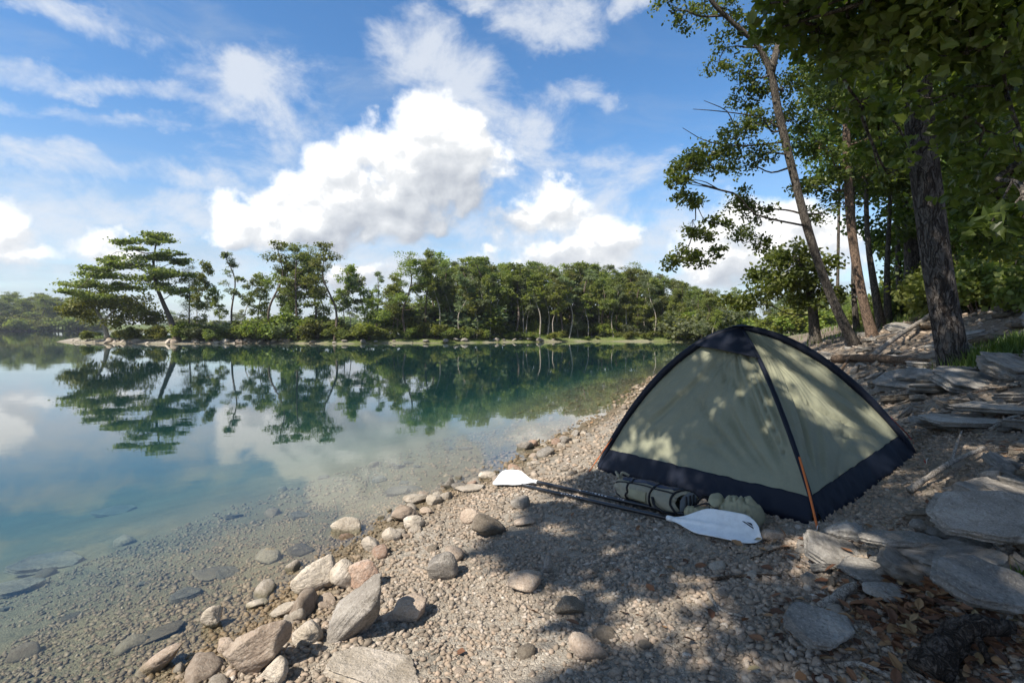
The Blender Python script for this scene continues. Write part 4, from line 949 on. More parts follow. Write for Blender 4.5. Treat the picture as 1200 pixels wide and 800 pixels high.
# lobed leaf (maple-like): five tips
LOB = np.array([(0, 0, 0), (.06, .30, .05), (.30, .31, .05), (.48, .43, .03), (.66, .24, .03), (1.05, 0, -.08), (.66, -.24, .03), (.48, -.43, .03), (.30, -.31, .05), (.06, -.30, .05)])
LOBF = np.array([(0, 2, 1, 1), (0, 4, 3, 2), (0, 5, 5, 4), (0, 6, 5, 5), (0, 8, 7, 6), (0, 9, 9, 8)])
LOBF = np.array([(0, 5, 4, 2), (0, 8, 6, 5), (2, 4, 3, 2), (8, 7, 6, 8)])
LOB3 = np.array([(0, 5, 4), (0, 4, 2), (2, 4, 3), (0, 2, 1), (0, 6, 5), (0, 8, 6), (8, 7, 6), (0, 9, 8)])
class Tree:
    def __init__(s, seed): s.w = MB(); s.L = []; s.nodes = []; s.r = np.random.default_rng(seed); s.trunk = None
    def bole(s, pts, r0, r1, seg=10, n=28, rough=.25, flare=.35):
        c = catmull(pts, n); t = np.linspace(0, 1, n); rad = r0+(r1-r0)*t**.85; rad = rad*(1+flare*np.exp(-t*n/2.2))
        s.trunk = (c, rad) if s.trunk is None else s.trunk; s.w.tube(c, rad, seg, None, rough, seed=s.r.uniform(0, 9)); return c, rad
    def limb(s, end, bole=None, up=.45, r=None, seg=6, sag=0., kink=.08, r_force=False):
        c, rad = bole or s.trunk; end = np.asarray(end, float)
        hd = np.hypot(c[:, 0]-end[0], c[:, 1]-end[1]); tgt = end[2]-up*hd
        cost = np.abs(c[:, 2]-tgt)+.15*hd; cost[:3] += 5; i = int(np.argmin(cost)); a = c[i]; L_ = np.linalg.norm(end-a)
        r0 = r or min(rad[i]*.6, .02+.016*L_); k = s.r.normal(0, kink*L_, (2, 3))
        if s.nodes and not r_force:
            nd = np.array(s.nodes); dn = np.linalg.norm(nd-end, axis=1); j = int(np.argmin(dn))
            if dn[j] < .62*L_ and dn[j] > .05: a = nd[j]; L_ = dn[j]; r0 = .008+.010*L_; k = s.r.normal(0, .10*L_, (2, 3))
        s.nodes.append(end)
        p = catmull([a, a+(end-a)*.35+k[0]+[0, 0, -sag*L_*.5], a+(end-a)*.7+k[1]*.8+[0, 0, sag*L_*.2], end], 10)
        s.w.tube(p, np.linspace(r0, max(r0*.25, .006), 10), seg, None, .2); return p
    def leaves(s, c, rad, n, size, clumps=9, tight=.30, tmpl=0, upb=.6, shell=.55):
        c = np.asarray(c, float); rad = np.asarray(rad, float); rg = s.r
        u = rg.normal(size=(clumps, 3)); u /= np.linalg.norm(u, axis=1)[:, None]; u *= (shell+(1-shell)*rg.random((clumps, 1)))**.6*(.35+.65*rg.random((clumps, 1))**.4)
        cc = c+u*rad; wgt = rg.uniform(.4, 1.4, clumps); k = rg.choice(clumps, n, p=wgt/wgt.sum())
        off = rg.normal(size=(n, 3))*rad*tight*rg.uniform(.7, 1.2, (clumps, 1))[k]
        pos = cc[k]+off; nrm = rg.normal(size=(n, 3))*.75+np.array([0, 0, upb])+off/rad*.9
        s.L.append((pos, nrm, size*rg.uniform(.6, 1.35, n), tmpl)); return cc
    def pad(s, c, rad, n, size, bole=None, up=.45, clumps=9, tight=.3, tmpl=0, twigs=4, upb=.6, limb=True, r=None, sag=0., tr=.5):
        cc = s.leaves(c, rad, n, size, clumps, tight, tmpl, upb)
        if limb:
            p = s.limb(np.asarray(c, float)-np.array([0, 0, rad[2]*.3]), bole, up, r, sag=sag)
            for q in cc[:twigs]:
                i = s.r.integers(5, 10); a = p[i]; m_ = (a+q)/2+s.r.normal(0, .08*np.linalg.norm(q-a)+1e-3, 3); rr_ = max(.005, np.linalg.norm(q-a)*.011)
                s.w.tube(catmull([a, m_, q], 6), np.linspace(rr_*1.3, rr_*.4, 6), 5)
    def finish(s, name, base, label, cat, leafmat, barkmat, group=None):
        base = np.asarray(base, float); root = empty(name, base, label, cat, group)
        V, F = s.w.arr(); tk = link('trunk', mesh_np('trunk', V-base, F, MAT[barkmat]), root); ks = [tk]
        if s.L:
            Vs, Fs, off = [], [], 0
            for (pos, nrm, size, tm) in s.L:
                TV, TF = ((DIA, DIF), (OVA, OVF), (LOB, LOB3), (DIA*[1, .34, 1], DIF), (OVA*[1, 1.15, 1], OVF))[tm]
                V, F = scatter(TV, TF, pos-base, frames(nrm, s.r), size)
                if F.shape[1] == 3: F = np.concatenate([F, F[:, 2:]], 1) if False else F
                Vs.append(V); Fs.append(F+off); off += len(V)
            ws = {f.shape[1] for f in Fs}
            if len(ws) > 1: Fs = [np.concatenate([f[:, [0, 1, 2]], f[:, [0, 2, 3]]]) if f.shape[1] == 4 else f for f in Fs]
            ks.append(link('crown', mesh_np('crown', np.vstack(Vs), np.vstack(Fs), MAT[leafmat], False), root))
        KIDS[root.name] = ks; return root

def proto_pine(seed, hgt=10., lean=0., leaf='pine', bark='bark_far', lo=.40, wid=1.7, npad=17, size=.20, dens=360):
    t = Tree(seed); r = t.r; top = np.array([lean+r.normal(0, .5), r.normal(0, .4), hgt*.95])
    t.bole([(0, 0, -.4), (lean*.25+r.normal(0, .25), r.normal(0, .2), hgt*.3), (lean*.6+r.normal(0, .35), r.normal(0, .3), hgt*.65), top], .16*hgt/10, .035, 8)
    c, _ = t.trunk
    for k in range(npad):
        f = lo+(1-lo)*((k+.5)/npad)**.85; i = int(f*27); a = r.uniform(0, 2*pi); w_ = wid*(1.15-.75*(f-lo)/(1-lo))*r.uniform(.45, 1.15) if k < npad-2 else .25
        p = c[i]+np.array([cos(a)*w_, sin(a)*w_, r.uniform(-.1, .5)]); rx = r.uniform(.55, 1.05)*wid/1.7
        t.pad(p, (rx, rx, rx*.52), int(dens*rx*r.uniform(.6, 1.2)), size, None, .35, 10, .24, 3 if k % 3 else 0, 5, .6)
    return t, leaf, bark
def proto_broad(seed, hgt=10., leaf='broad', bark='bark_pale', lo=.22, wid=1.9, npad=22, size=.18, dens=340, low=True):
    t = Tree(seed); r = t.r
    t.bole([(0, 0, -.4), (r.normal(0, .35), r.normal(0, .2), hgt*.33), (r.normal(0, .5), r.normal(0, .3), hgt*.62), (r.normal(0, .6), r.normal(0, .4), hgt*.93)], .095*hgt/10, .025, 8)
    c, _ = t.trunk
    for k in range(npad):
        f = lo+(1-lo)*(k+.5)/npad; i = min(27, int(f*27)); a = r.uniform(0, 2*pi); w_ = wid*(.55+.6*sin(pi*min(1, (f-lo)/(1-lo)*.85+.15)))*r.uniform(.2, .85)
        p = c[i]+np.array([cos(a)*w_, sin(a)*w_, r.uniform(0, .4)]); rx = r.uniform(.6, 1.05)*wid/1.9
        t.pad(p, (rx, rx, rx*.72), int(dens*rx*r.uniform(.5, 1.1)), size, None, .5, 11, .21, 0, 4, .4)
    return t, leaf, bark
def proto_shrub(seed, leaf='broad', size=.19):
    t = Tree(seed); r = t.r
    for k in range(5):
        e = np.array([r.normal(0, .6), r.normal(0, .5), r.uniform(1.2, 2.3)]); t.bole([(r.normal(0, .1), r.normal(0, .1), -.2), e*[.5, .5, .5], e], .04, .012, 5, 8, 0, 0)
    for k in range(9):
        t.leaves((r.normal(0, .75), r.normal(0, .6), r.uniform(.45, 1.9)), (.7, .65, .55), 380, size, 10, .3, 0, .5)
    return t, leaf, 'bark_far'
PROTO = {}
def use(kind, fn, name, cat, base, scale, rot, label, group, tilt=0.):
    """the first of a kind is built here, the rest are copies of it with their trunk and crown"""
    if kind not in PROTO:
        t, leaf, bark = fn(); root = t.finish(name, (0, 0, 0), label, cat, leaf, bark, group); PROTO[kind] = root
    else:
        src = PROTO[kind]; root = src.copy(); COL.objects.link(root); root.name = name
        for ch in KIDS[src.name]:
            c = ch.copy(); COL.objects.link(c); c.parent = root
    root.location = base; root.scale = (scale, scale, scale) if np.isscalar(scale) else scale; root.rotation_euler = (0, tilt, rot)
    root['label'] = label; root['category'] = cat
    if group: root['group'] = group
    elif 'group' in root: del root['group']
    return root
KINDS = {'pineA': lambda: proto_pine(1, 10), 'pineB': lambda: proto_pine(2, 10, .8, lo=.45, npad=13), 'pineC': lambda: proto_pine(3, 10, -.6, 'bluegreen', lo=.5, wid=1.35, npad=11), 'pineD': lambda: proto_pine(4, 10, .3, lo=.3, wid=2.0, npad=18),
         'broadA': lambda: proto_broad(11), 'broadB': lambda: proto_broad(12, leaf='broad', lo=.35, wid=1.6), 'broadC': lambda: proto_broad(13, leaf='pine', lo=.3, bark='bark_far'), 'broadD': lambda: proto_broad(14, leaf='bluegreen', lo=.4, wid=1.5, npad=16), 'broadE': lambda: proto_broad(15, leaf='yellow', lo=.18, wid=2.2),
         'stemA': lambda: proto_broad(16, leaf='broad', lo=.5, wid=1.3, npad=15), 'stemB': lambda: proto_broad(17, leaf='bluegreen', lo=.55, wid=1.2, npad=14),
         'shrubD': lambda: proto_shrub(24, 'bluegreen'), 'shrubA': lambda: proto_shrub(21), 'shrubB': lambda: proto_shrub(22, 'yellow'), 'shrubC': lambda: proto_shrub(23, 'pine')}
TR = np.random.default_rng(77)
def shore_y(px, extra=1.2):
    for py in np.arange(410, 390.5, -.25):
        q = G(px, py)
        if q[1] > 40 and sdist([q[0]], [q[1]])[0] > .05 and q[2] > .0: return q
    return None
def far_tree(kind, px, top, label, group=None, back=0., wide=1., cat=None, base_px=None, rot=None):
    q = shore_y(px)
    if q is None: q = P(px, 398, 56.)
    d = q[1]+back; X = (px-600)/600*d; z = h1(X, d); hgt = 1.6+(383.5-top)/600*d-z
    nm = 'pine_tree' if 'pine' in kind else 'shrub' if 'shrub' in kind else 'broadleaf_tree'
    nat = 10. if nm != 'shrub' else 2.4; s = hgt/nat
    return use(kind, KINDS[kind], nm, cat or ('shrub' if nm == 'shrub' else 'tree'), (X, d, z), (s*wide, s*wide, s), TR.uniform(0, 6.28) if rot is None else rot, label, group)
# --- the landmark trees of the island, built one by one from their own limbs
def island_pt(px, py, d): return P(px, py, d)
d0 = 50.5; qb = G(208, 402.5); d0 = qb[1]+.6; t = Tree(501); tp = [(209, 401), (200, 375), (190, 352), (182, 330), (180, 306), (183, 284)]
t.bole([island_pt(x, y, d0) if k else np.array([*island_pt(x, y, d0)[:2], h1(*island_pt(x, y, d0)[:2])-.2]) for k, (x, y) in enumerate(tp)], .32, .06, 10)
for (px, py, w_, n_) in ((184, 277, 17, 300), (172, 283, 14, 220), (197, 281, 12, 170), (146, 284, 14, 230), (154, 291, 12, 170), (197, 296, 18, 280), (170, 301, 22, 320), (208, 306, 16, 260), (152, 309, 24, 380), (185, 318, 24, 380), (204, 322, 18, 300), (212, 305, 9, 120), (166, 327, 26, 380), (127, 303, 14, 220), (135, 309, 16, 220), (117, 314, 20, 280), (105, 322, 18, 240), (128, 322, 22, 320), (98, 333, 22, 300), (122, 334, 24, 360), (83, 341, 12, 150), (93, 344, 14, 180), (145, 335, 26, 400), (110, 346, 18, 250), (205, 340, 16, 240), (190, 336, 18, 260)):
    dd = d0+TR.normal(0, 1.3); s = dd/600; t.pad(island_pt(px, py, dd), (w_*s, w_*s*.9, w_*s*.21), int(n_*2.6), .20, None, .30, 8, .27, 0, 3, 1.0)
t.finish('pine_tree', [*island_pt(209, 401, d0)[:2], h1(*island_pt(209, 401, d0)[:2])], 'tall leaning pine with flat layered boughs at the left end of the island', 'tree', 'pine', 'bark_far')
t = Tree(502); d1 = d0+2.5; tp = [(126, 396), (121, 378), (112, 362), (104, 350)]
t.bole([island_pt(x, y, d1) for x, y in tp], .24, .06, 8); bl = t.bole([island_pt(118, 380, d1), island_pt(135, 362, d1), island_pt(150, 352, d1)], .12, .04, 6, 12)
for (px, py, w_, n_) in ((100, 355, 20, 420), (85, 362, 14, 260), (115, 350, 22, 480), (132, 348, 20, 420), (150, 360, 22, 460), (140, 372, 20, 380), (165, 366, 18, 330), (98, 370, 16, 300), (160, 352, 18, 320), (176, 372, 14, 240)):
    dd = d1+TR.normal(0, 1.); s = dd/600; t.pad(island_pt(px, py, dd), (w_*s, w_*s, w_*s*.55), int(n_*2.2), .22, None, .4, 8, .3, 0, 3, .6)
t.finish('broadleaf_tree', [*island_pt(126, 396, d1)[:2], h1(*island_pt(126, 396, d1)[:2])], 'low yellow green tree leaning out over the left tip of the island', 'tree', 'yellow', 'bark_pale')
ISL = [('pineD', 222, 312, 'dark pine just right of the leaning layered pine', 1.5, .8), ('broadD', 240, 318, 'pale thin crowned tree standing behind the gap of the island', 8, .8), ('pineC', 272, 290, 'slender pine with a bare trunk standing alone on the island', 1.5, .85),
 ('pineB', 318, 284, 'pine with upswept twigs left of the tight middle clump', 1.2, 1.), ('broadC', 333, 300, 'dark dense tree low in the middle clump of the island', 3, .95), ('pineA', 350, 285, 'thick stemmed pine in the centre of the middle island clump', 1.5, 1.0), ('pineD', 366, 287, 'full crowned pine second from the right of the middle clump', 3.5, .85), ('pineB', 392, 283, 'open crowned pine at the right end of the middle clump', 1., .95), ('broadB', 340, 310, 'grey trunked tree hidden inside the middle clump', 5, 1.),
 ('broadD', 412, 322, 'short bluish tree right of the middle clump', 3, 1.), ('broadA', 432, 335, 'light green tree filling the dip in the tree line', 2, 1.1), ('pineC', 441, 314, 'small lone pine top rising from the dip in the tree line', 4, .75), ('broadC', 456, 330, 'low dark tree beside the dip in the tree line', 2, 1.2),
 ('pineD', 478, 297, 'broad tall pine towering at the start of the dense far wood', 1.5, 1.15), ('pineA', 500, 291, 'twin topped pine leaning on the broad tall pine', 2.5, .8)]
ISL += [('broadB', 256, 334, 'feathery low tree between the lone slender pine and the layered pine', 5, 1.), ('stemB', 290, 322, 'thin bluish tree right of the lone slender pine', 4, 1.1), ('broadC', 304, 316, 'leafy tree at the left foot of the middle clump', 4, 1.), ('stemA', 378, 300, 'slim green tree inside the right half of the middle clump', 5, 1.2), ('broadB', 405, 304, 'ragged tree leaning right from the middle clump', 3.5, 1.), ('broadD', 424, 318, 'greyish tree in front of the dip in the tree line', 6, 1.2), ('broadA', 464, 318, 'rounded green tree left of the broad tall pine', 3, 1.1), ('broadB', 232, 300, 'tall feathery tree rising behind the leaning layered pine', 7, .8)]
for kd, px, top, lab, bk, wd in ISL: far_tree(kd, px, top, lab, None, bk, wd)
for px, top, kd, bk in ((240, 380, 'shrubD', .8), (258, 376, 'shrubC', 1.6), (276, 379, 'shrubD', 1), (292, 371, 'shrubC', 1.5), (306, 374, 'shrubD', .9), (322, 368, 'shrubB', .8), (340, 376, 'shrubD', 1), (372, 374, 'shrubC', 1.5), (400, 383, 'shrubC', 1.2), (415, 380, 'shrubC', 1.6), (432, 378, 'shrubA', 1.), (450, 381, 'shrubC', 1.5), (225, 378, 'shrubB', 1.), (160, 384, 'shrubB', .9), (140, 386, 'shrubA', 1.2), (182, 382, 'shrubB', 1.4), (105, 388, 'shrubB', 1.2), (355, 366, 'shrubC', 3), (388, 368, 'shrubC', 3), (310, 376, 'shrubB', .6), (284, 378, 'shrubA', .5), (248, 382, 'shrubC', .5)):
    far_tree(kd, px, top, 'low green shrub on the stony bank of the island', 'shrubs along the island bank', bk, 1.25)
# --- the dense wood across the water
TOPS = [(505, 300), (520, 312), (540, 318), (560, 308), (580, 318), (600, 316), (618, 318), (640, 322), (660, 320), (680, 320), (700, 319), (720, 324), (740, 320), (760, 328), (785, 334), (805, 340), (830, 350), (860, 352), (900, 355)]
tops = lambda px: np.interp(px, [a for a, _ in TOPS], [b_ for _, b_ in TOPS])
kk = list(KINDS)[:8]
for row, (n_, bk, dh, j) in enumerate(((34, 1.2, 8, 14), (30, 4., 3, 7), (30, 8., 0, 5), (26, 13., -2, 5))):
    for k in range(n_):
        px = 508+(k+.5+TR.uniform(-.4, .4))/n_*330; tp_ = tops(px)-13
        kd = kk[TR.integers(0, 8)] if row and TR.random() > .25 else ('pineA', 'pineC', 'pineB')[TR.integers(0, 3)] if row else ('broadB', 'broadD', 'stemA', 'pineB', 'stemB', 'stemA')[TR.integers(0, 6)]
        far_tree(kd, px, tp_+dh+abs(TR.normal(0, j)), ('front tree with a bare pale trunk at the edge of the dense far wood', 'tree in the dense far wood across the water')[row > 0], ('front row of the far wood', 'dense far wood')[row > 0], bk+TR.uniform(0, 2), TR.uniform(.9, 1.4))
for k in range(34):
    px = 480+k*10+TR.uniform(-4, 4); far_tree(('shrubB', 'shrubA', 'shrubC')[TR.integers(0, 3) if px > 560 else 2], px, TR.uniform(376, 388) if px < 570 else TR.uniform(386, 394), 'bush at the waterline under the far wood', 'bushes under the far wood', TR.uniform(.4, 2.5), 1.3)
for k in range(26):
    px = 575+k*10+TR.uniform(-5, 5); far_tree(('shrubA', 'shrubD', 'shrubB')[k % 3], px, TR.uniform(370, 385), 'rounded bush between the pale front stems of the far wood', 'low bushes at the foot of the far wood', TR.uniform(2, 5), 1.1)
for k in range(44):
    px = 470+k*8.6+TR.uniform(-4, 4); far_tree(('shrubD', 'shrubA', 'shrubB')[k % 3], px, TR.uniform(352, 366)+(8 if px > 580 else 0), 'tall bush filling the ground between the stems of the far wood', 'tall bushes within the far wood', TR.uniform(5, 14), 1.5)
# --- the wood where the bay ends, seen between tent and leaning trees
for k in range(34):
    px = TR.uniform(800, 1010); d = TR.uniform(50, 80); X = (px-600)/600*d; z = h1(X, d); hgt = 1.6+(383.5-TR.uniform(335, 356))/600*d-z
    if hgt < 2: hgt = 3.
    if sdist([X], [d])[0] < .8: continue
    if k % 2: use('shrubB', KINDS['shrubB'], 'shrub', 'shrub', (X, d-2 if sdist([X], [d-2])[0] > .3 else d, z), (1.6, 1.6, TR.uniform(.8, 1.3)), TR.uniform(0, 6.28), 'bright green bush under the trees at the end of the bay', 'bushes at the end of the bay')
    use(('broadE', 'broadA', 'broadB', 'broadD')[k % 4], KINDS[('broadE', 'broadA', 'broadB', 'broadD')[k % 4]], 'broadleaf_tree', 'tree', (X, d, z), hgt/10, TR.uniform(0, 6.28), 'light green tree at the end of the bay behind the tent', 'light green trees at the end of the bay')
# --- far shore on the left
for k in range(46):
    px = -30+k*4.6+TR.uniform(-3, 3) if k < 34 else TR.uniform(200, 500); d = TR.uniform(216, 240); X = (px-600)/600*d; z = max(h1(X, d), .2); hgt = 1.6+(383.5-(TR.uniform(340, 356) if px < 100 else TR.uniform(362, 372)))/600*d-z
    if k % 2: use('shrubC', KINDS['shrubC'], 'shrub', 'shrub', (X+TR.uniform(-3, 3), 212+TR.uniform(0, 3), .3), (5.5, 3, TR.uniform(2.0, 3.0)), TR.uniform(0, 6.28), 'distant dark bush along the far shore left of the island', 'bushes on the distant shore')
    use(('broadC', 'broadD', 'pineD', 'broadA')[k % 4], KINDS[('broadC', 'broadD', 'pineD', 'broadA')[k % 4]], 'far_tree', 'tree', (X, d, z), (hgt/10*1.7, hgt/10*1.7, hgt/10), TR.uniform(0, 6.28), 'distant dark tree on the far shore left of the island', 'trees on the distant shore')
# ------------------------------------------------------------------ trees of the near bank
def gpx(px, py, d):
    p = P(px, py, d); return np.array([p[0], p[1], h1(p[0], p[1])-.15])
# leaning pine with the open crown over the lake
t = Tree(601); dB = G(1004, 404)[1]; dB = min(max(dB, 11.5), 15)
pts = [(1004, 405), (975, 350), (950, 280), (930, 205), (912, 130), (903, 85), (886, 52), (858, 26), (836, 4), (815, -30)]
t.bole([gpx(*pts[0], dB)]+[P(x, y, dB-.12*k) for k, (x, y) in enumerate(pts[1:], 1)], .13, .045, 14, 50, .3)
c0 = t.trunk
up2 = t.bole([P(903, 85, dB-.6), P(915, 40, dB-.4), P(922, -10, dB-.2), P(920, -70, dB)], .09, .04, 10, 16)
for (px, py, w_, n_, dz) in ((793, 210, 15, 230, -1.2), (803, 196, 20, 320, -1.), (820, 180, 22, 360, -.8), (846, 168, 24, 380, -.6), (868, 156, 20, 300, -.5), (838, 195, 20, 260, -.4), (870, 190, 22, 260, .3), (800, 232, 14, 150, -1.), (815, 238, 12, 110, -.9), (893, 178, 18, 240, -.3),
    (835, 258, 12, 100, -.5), (812, 270, 14, 160, -.9), (826, 275, 13, 150, -.8), (846, 262, 13, 110, -.5), (860, 238, 18, 170, .4), (880, 232, 18, 170, .3), (890, 250, 18, 200, .2), (787, 308, 12, 140, -1.), (803, 298, 16, 220, -.9), (822, 303, 15, 190, -.8), (838, 296, 12, 120, -.6), (868, 275, 16, 200, 0), (886, 285, 16, 200, .3),
    (783, 8, 20, 170, -.6), (805, 22, 18, 160, -.6), (828, 12, 20, 170, .2), (852, 8, 18, 200, -.6), (870, 28, 18, 220, -.4), (850, 52, 16, 130, -.4), (838, 78, 14, 90, -.5), (868, 82, 20, 260, -.4), (888, 100, 20, 280, -.2), (872, 116, 18, 260, .2), (905, 60, 24, 360, .2), (920, 100, 22, 320, .4), (925, 135, 22, 300, .4), (885, 140, 18, 240, -.3), (945, 215, 20, 220, .3), (960, 250, 18, 200, .4), (925, 20, 28, 420, 0.), (955, 5, 28, 420, .2)):
    dd = dB+dz; s = dd/600; t.pad(P(px, py, dd), (w_*s*1.1, w_*s*1.1, w_*s*.72), int(n_*1.7), .09, c0 if py > 60 or px < 900 else up2, .22, 11, .23, 1, 5, .5, r=.03, sag=.12)
for e in ((812, 128, -.9), (825, 118, -.8), (800, 150, -1)): t.limb(P(e[0], e[1], dB+e[2]), c0, .1, .025, sag=.1, r_force=True)
t.finish('pine_tree', gpx(1004, 405, dB), 'tall leaning tree with an open crown reaching left over the lake', 'tree', 'near', 'bark_grey')
# straight stem behind it with the warm orange upper bark
t = Tree(602); dC = dB+1.2
t.bole([gpx(1024, 398, dC), P(1010, 345, dC), P(998, 270, dC), P(993, 190, dC), P(991, 110, dC), P(990, 40, dC), P(992, -40, dC)], .15, .06, 12, 40, .25)
for (px, py, w_, n_) in ((960, 40, 34, 500), (990, 20, 34, 500), (1020, 60, 34, 500), (950, 90, 28, 340), (965, 125, 28, 340), (1015, 110, 32, 460), (1030, 150, 30, 420), (960, 170, 26, 280), (985, 195, 26, 280), (1015, 200, 30, 420), (955, 215, 20, 180), (985, 235, 24, 200), (1040, 200, 30, 420), (945, 150, 18, 180), (975, 75, 26, 360)):
    dd = dC+TR.uniform(-.8, 1.2); s = dd/600; t.pad(P(px, py, dd), (w_*s, w_*s, w_*s*.6), int(n_*1.5), .125, None, .2, 9, .28, 1, 5, .5, r=.03, sag=.1)
t.finish('pine_tree', gpx(1024, 398, dC), 'straight tree with orange upper bark just right of the leaning tree', 'tree', 'dark', 'bark_orange')
STEMS = [(1062, 362, 1064, 280, 1066, 150, 24., .12, 'pale slim stem far back between two darker stems'), (986, 388, 982, 310, 984, 200, 23., .10, 'faint thin stem far back beside the leaning tree'), (1034, 386, 1016, 265, 1014, 130, 17., .14, 'slim grey stem immediately right of the orange barked tree'), (1041, 378, 1042, 262, 1046, 140, 18.5, .13, 'slim upright stem between the orange barked tree and the thick dark trunk'), (1005, 385, 1000, 300, 1000, 180, 19., .12, 'thin dark stem hidden between the leaning tree and orange barked tree'), (1058, 370, 1052, 270, 1050, 120, 21., .14, 'thin stem on the slope left of the thick dark trunk')]
for k, (x0, y0, x1, y1, x2, y2, d, r0, lab) in enumerate(STEMS):
    t = Tree(610+k); t.bole([gpx(x0, y0, d), P((x0+x1)/2-2, (y0+y1)/2, d), P(x1, y1, d), P(x2, y2, d)], r0, .05, 10, 26, .2)
    for j in range(9):
        px = x1+TR.normal(0, 30); py = TR.uniform(70, 225); dd = d+TR.uniform(-1, 1); s = dd/600; t.pad(P(px, py, dd), (24*s, 24*s, 16*s), 420, .15, None, .3, 8, .3, 1, 4, .5, r=.025)
    t.finish('broadleaf_tree', gpx(x0, y0, d), lab, 'tree', 'dark', 'bark_grey')
# low broadleaf tree behind the tent
t = Tree(603); dF = 19.
t.bole([gpx(956, 398, dF), P(952, 360, dF), P(945, 325, dF), P(930, 300, dF)], .20, .07, 10, 24)
for (px, py, w_, n_) in ((915, 320, 24, 520), (940, 312, 24, 520), (900, 338, 22, 460), (882, 350, 18, 360), (925, 345, 24, 480), (950, 335, 24, 460), (965, 315, 22, 420), (905, 305, 20, 420), (930, 295, 22, 440), (890, 325, 16, 300), (868, 356, 12, 200), (972, 345, 18, 280), (945, 355, 16, 240), (850, 350, 10, 140)):
    dd = dF+TR.uniform(-1, 1); s = dd/600; t.pad(P(px, py, dd), (w_*s, w_*s, w_*s*.62), n_, .16, None, .25, 8, .3, 1, 5, .6, r=.03)
t.finish('broadleaf_tree', gpx(956, 398, dF), 'low spreading broadleaf tree directly behind the top of the tent', 'tree', 'near', 'bark_grey')
# thick dark trunk on the right
t = Tree(604); dA = G(1119, 431)[1]
t.bole([gpx(1121, 437, dA), P(1112, 395, dA), P(1101, 330, dA), P(1090, 250, dA), P(1080, 170, dA), P(1074, 90, dA), P(1072, 10, dA), P(1070, -90, dA+.2), P(1064, -220, dA+.4)], 0.215, .12, 26, 60, .22, .22)
for (px, py, w_, n_, dz) in ((1120, 60, 60, 420, .5), (1170, 40, 60, 420, .3), (1190, 110, 60, 420, .8), (1130, 130, 60, 400, 1.), (1175, 180, 60, 420, .9), (1140, 210, 50, 360, 1.2), (1190, 240, 50, 340, 1.), (1060, 60, 50, 380, -.5), (1030, 30, 50, 380, -.6), (1100, 15, 55, 420, -.6), (1030, 130, 30, 200, -.4), (1030, 180, 30, 180, -.3), (1120, 170, 40, 260, .8), (1215, 60, 60, 420, 0), (1215, 180, 60, 420, .2), (1030, 90, 40, 260, .2), (1130, 270, 34, 200, 1.5), (1170, 285, 34, 200, 1.5)):
    dd = dA+dz; s = dd/600; t.pad(P(px, py, dd), (w_*s, w_*s, w_*s*.6), int(n_*1.5), .115, None, .15, 10, .3, 4, 5, .4, r=.03, sag=.05)
# high boughs of this tree and of two trees behind the camera shade the beach; each clump hangs over the patch it darkens
SUNP = [(597, 663, .08), (615, 684, .12), (733, 643, .08), (700, 693, .13), (680, 688, .1), (750, 737, .18), (735, 752, .12), (687, 760, .14), (767, 707, .12), (807, 680, .07), (843, 703, .08), (660, 620, .13), (613, 613, .1), (713, 627, .05), (783, 765, .10), (640, 735, .09),
        (911, 618, .10), (932, 638, .11), (947, 659, .10), (986, 653, .09), (941, 674, .07), (977, 599, .08), (700, 590, .1), (590, 600, .1)]
sun_pts = [[*G(a, b_), r] for a, b_, r in SUNP]
# lit flecks on the two visible sides of the tent
for (px, py, r, i, j) in ((858, 471, .07, 0, 1), (866, 462, .06, 0, 1), (850, 480, .05, 0, 1), (806, 456, .06, 0, 1), (816, 482, .07, 0, 1), (788, 517, .11, 0, 1), (775, 525, .09, 0, 1), (813, 433, .06, 0, 1), (840, 430, .05, 0, 1), (760, 500, .05, 0, 1), (896, 495, .05, 0, 1), (970, 475, .09, 1, 2), (985, 482, .07, 1, 2), (955, 466, .06, 1, 2), (1016, 496, .07, 1, 2), (1023, 519, .06, 1, 2), (925, 426, .05, 1, 2), (830, 455, .06, 0, 1), (745, 515, .07, 0, 1), (800, 535, .07, 0, 1), (840, 500, .05, 0, 1), (895, 540, .06, 0, 1), (870, 520, .05, 0, 1), (945, 445, .06, 1, 2), (940, 490, .05, 1, 2), (1000, 505, .04, 1, 2)):
    nn = np.cross(CR[j]-CR[i], pk-CR[i]); dd_ = ray(px, py); tt_ = np.dot(CR[i]-CAM, nn)/np.dot(dd_, nn); sun_pts.append([*(CAM+dd_*tt_), r*.72])
sun_pts = np.array(sun_pts)
def suv(p): p = np.asarray(p); return p[..., :2]-p[..., 2:3]*SUN[:2]/SUN[2]
sun_uv = suv(sun_pts[:, :3])
SE = [G(583, 800), G(598, 750), G(588, 715), G(552, 682), G(548, 650), G(585, 625), G(615, 600), G(640, 576), G(655, 555)]
SHADE_EDGE = [(.9, -2.), (.15, 0.6)]+[(q[0], q[1]) for q in SE]+[(1.0, 6.0), (1.6, 7.2), (2.6, 9.5), (4.5, 13), (6.5, 17)]
ex = np.array([e[0] for e in SHADE_EDGE]); ey = np.array([e[1] for e in SHADE_EDGE])
